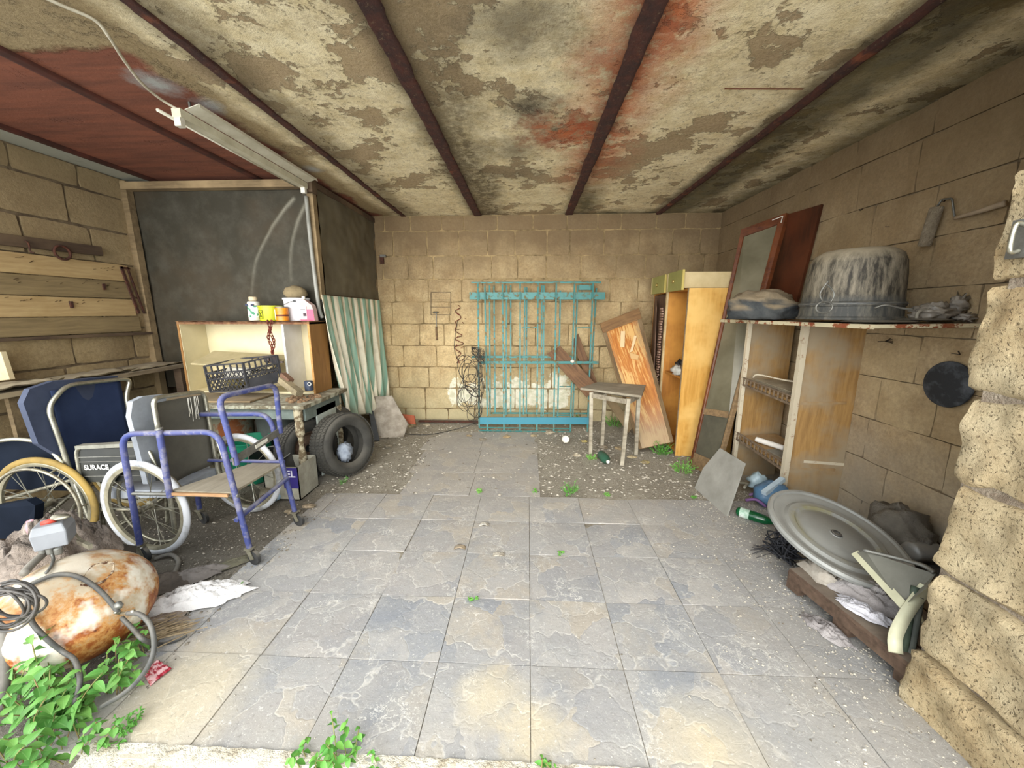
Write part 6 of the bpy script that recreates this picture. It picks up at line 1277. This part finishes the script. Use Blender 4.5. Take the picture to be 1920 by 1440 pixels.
def allf(rr): 
    x=rr.uniform(-1.6,1.9); y=rr.uniform(.95,2.75); return x,y,.001
M_chip=plain('pale_chips','#c9c2b3','#958c7d',60,.9); M_chipd=plain('dark_chips','#5d564c','#8a8172',60,.9)
scatter('gravel','fine pale gravel and plaster crumbs along the right wall','gravel',9000,right,(.0015,.008),1,M_chip)
scatter('gravel_dark','dark earth crumbs along the right wall','gravel',1400,right,(.0015,.008),2,M_chipd)
scatter('gravel_left','pale gravel over the bare earth at the left','gravel',2600,leftf,(.0015,.009),3,M_chip)
scatter('soil_crumbs','dark soil crumbs over the bare earth at the left','gravel',2600,leftf,(.002,.012),4,M_chipd)
scatter('rubble','broken plaster rubble spread over the back of the floor','rubble',5200,back,(.002,.022),5,M_chip,.6)
scatter('rubble_dark','dark rubble spread over the back of the floor','rubble',3000,back,(.002,.018),6,M_chipd,.6)
scatter('tile_crumbs','tiny pale crumbs scattered over the paving','gravel',1100,allf,(.0012,.004),7,M_chip)
scatter('threshold_soil','earth crumbs in front of the tile edge','gravel',2500,lambda rr:(rr.uniform(-1.6,1.5),rr.uniform(.55,.93),gh(rr.uniform(-1,1),.6)+.012),(.002,.012),8,M_chipd)
rr=random.Random(77); 
names=['stone']
for i,(u,v,s_) in enumerate(((772,800,.05),(800,798,.035),(745,808,.04),(905,825,.03),(950,820,.035),(1000,818,.03),(1030,812,.04),(1095,828,.03),(1130,840,.04),(1160,842,.035),(1185,858,.03),(1082,855,.03),(1210,868,.03),(728,838,.035),(880,818,.025))):
    p=FL(u,v,.0); lb_=['beige','pale','yellowish','flat grey','small tan'][i%5]
    where=['right of the concrete slab','under the steel rods','at the foot of the concrete slab','at the left foot of the gratings','under the gratings, left','under the gratings, middle','under the gratings, right','left of the stool','between the stool legs','behind the stool','under the leaning door leaf','in front of the stool','beside the right stool leg','on the earth right of the tyre','at the end of the wire coil'][i]
    tag(MB().blob(p+V((0,0,s_*.25)),(s_*1.4,s_,s_*.45),.5,2,i+3,10,7).obj('rubble_stone',plain('rubble%d'%i,['#b9a985','#d2c8b2','#b7a766','#8f897c','#a8926c'][i%5],'#7d705a',20,.95,0,.6),None,smooth=False),lb_+' lump of rubble '+where,'stone',group='rubble lumps at the back of the floor')
for i,(u,v,l) in enumerate(((908,985,'curled white paper scrap on the tiles, middle'),(862,1028,'crumpled brown and white scrap on the tiles left of the middle'),(935,1040,'small pale flake on the tiles right of the crumpled scrap'),(560,918,'white flake at the rear left corner of the tiles'))):
    p=FL(u,v,.004); grid('paper_scrap',lambda a,b,p=p,i=i:p+V(((a-.5)*.07,(b-.5)*.035,.016*math.sin(a*3.1)*(1 if i<2 else .3)+.006*noise.noise(V((a*6,b*6,i))))),8,6,plain('scrap%d'%i,['#d8d4c8','#a89478','#c9c3b4','#d3cfc4'][i],'#8a7f6e',40,.9),None,.0015,cat='paper scrap',label=l)
for i,(x,y,m_,l) in enumerate(((-1.62,2.50,'#b9a58a','beige plaster flake on the earth below the walker'),(-1.70,2.42,'#a89a80','second plaster flake beside the first below the walker'))):
    tag(MB().blob((x,y,.01),(.05,.025,.014),.4,3,i,12,8).obj('plaster_flake',plain('flk%d'%i,m_,'#7d705a',20,.9),None),l,'flake')
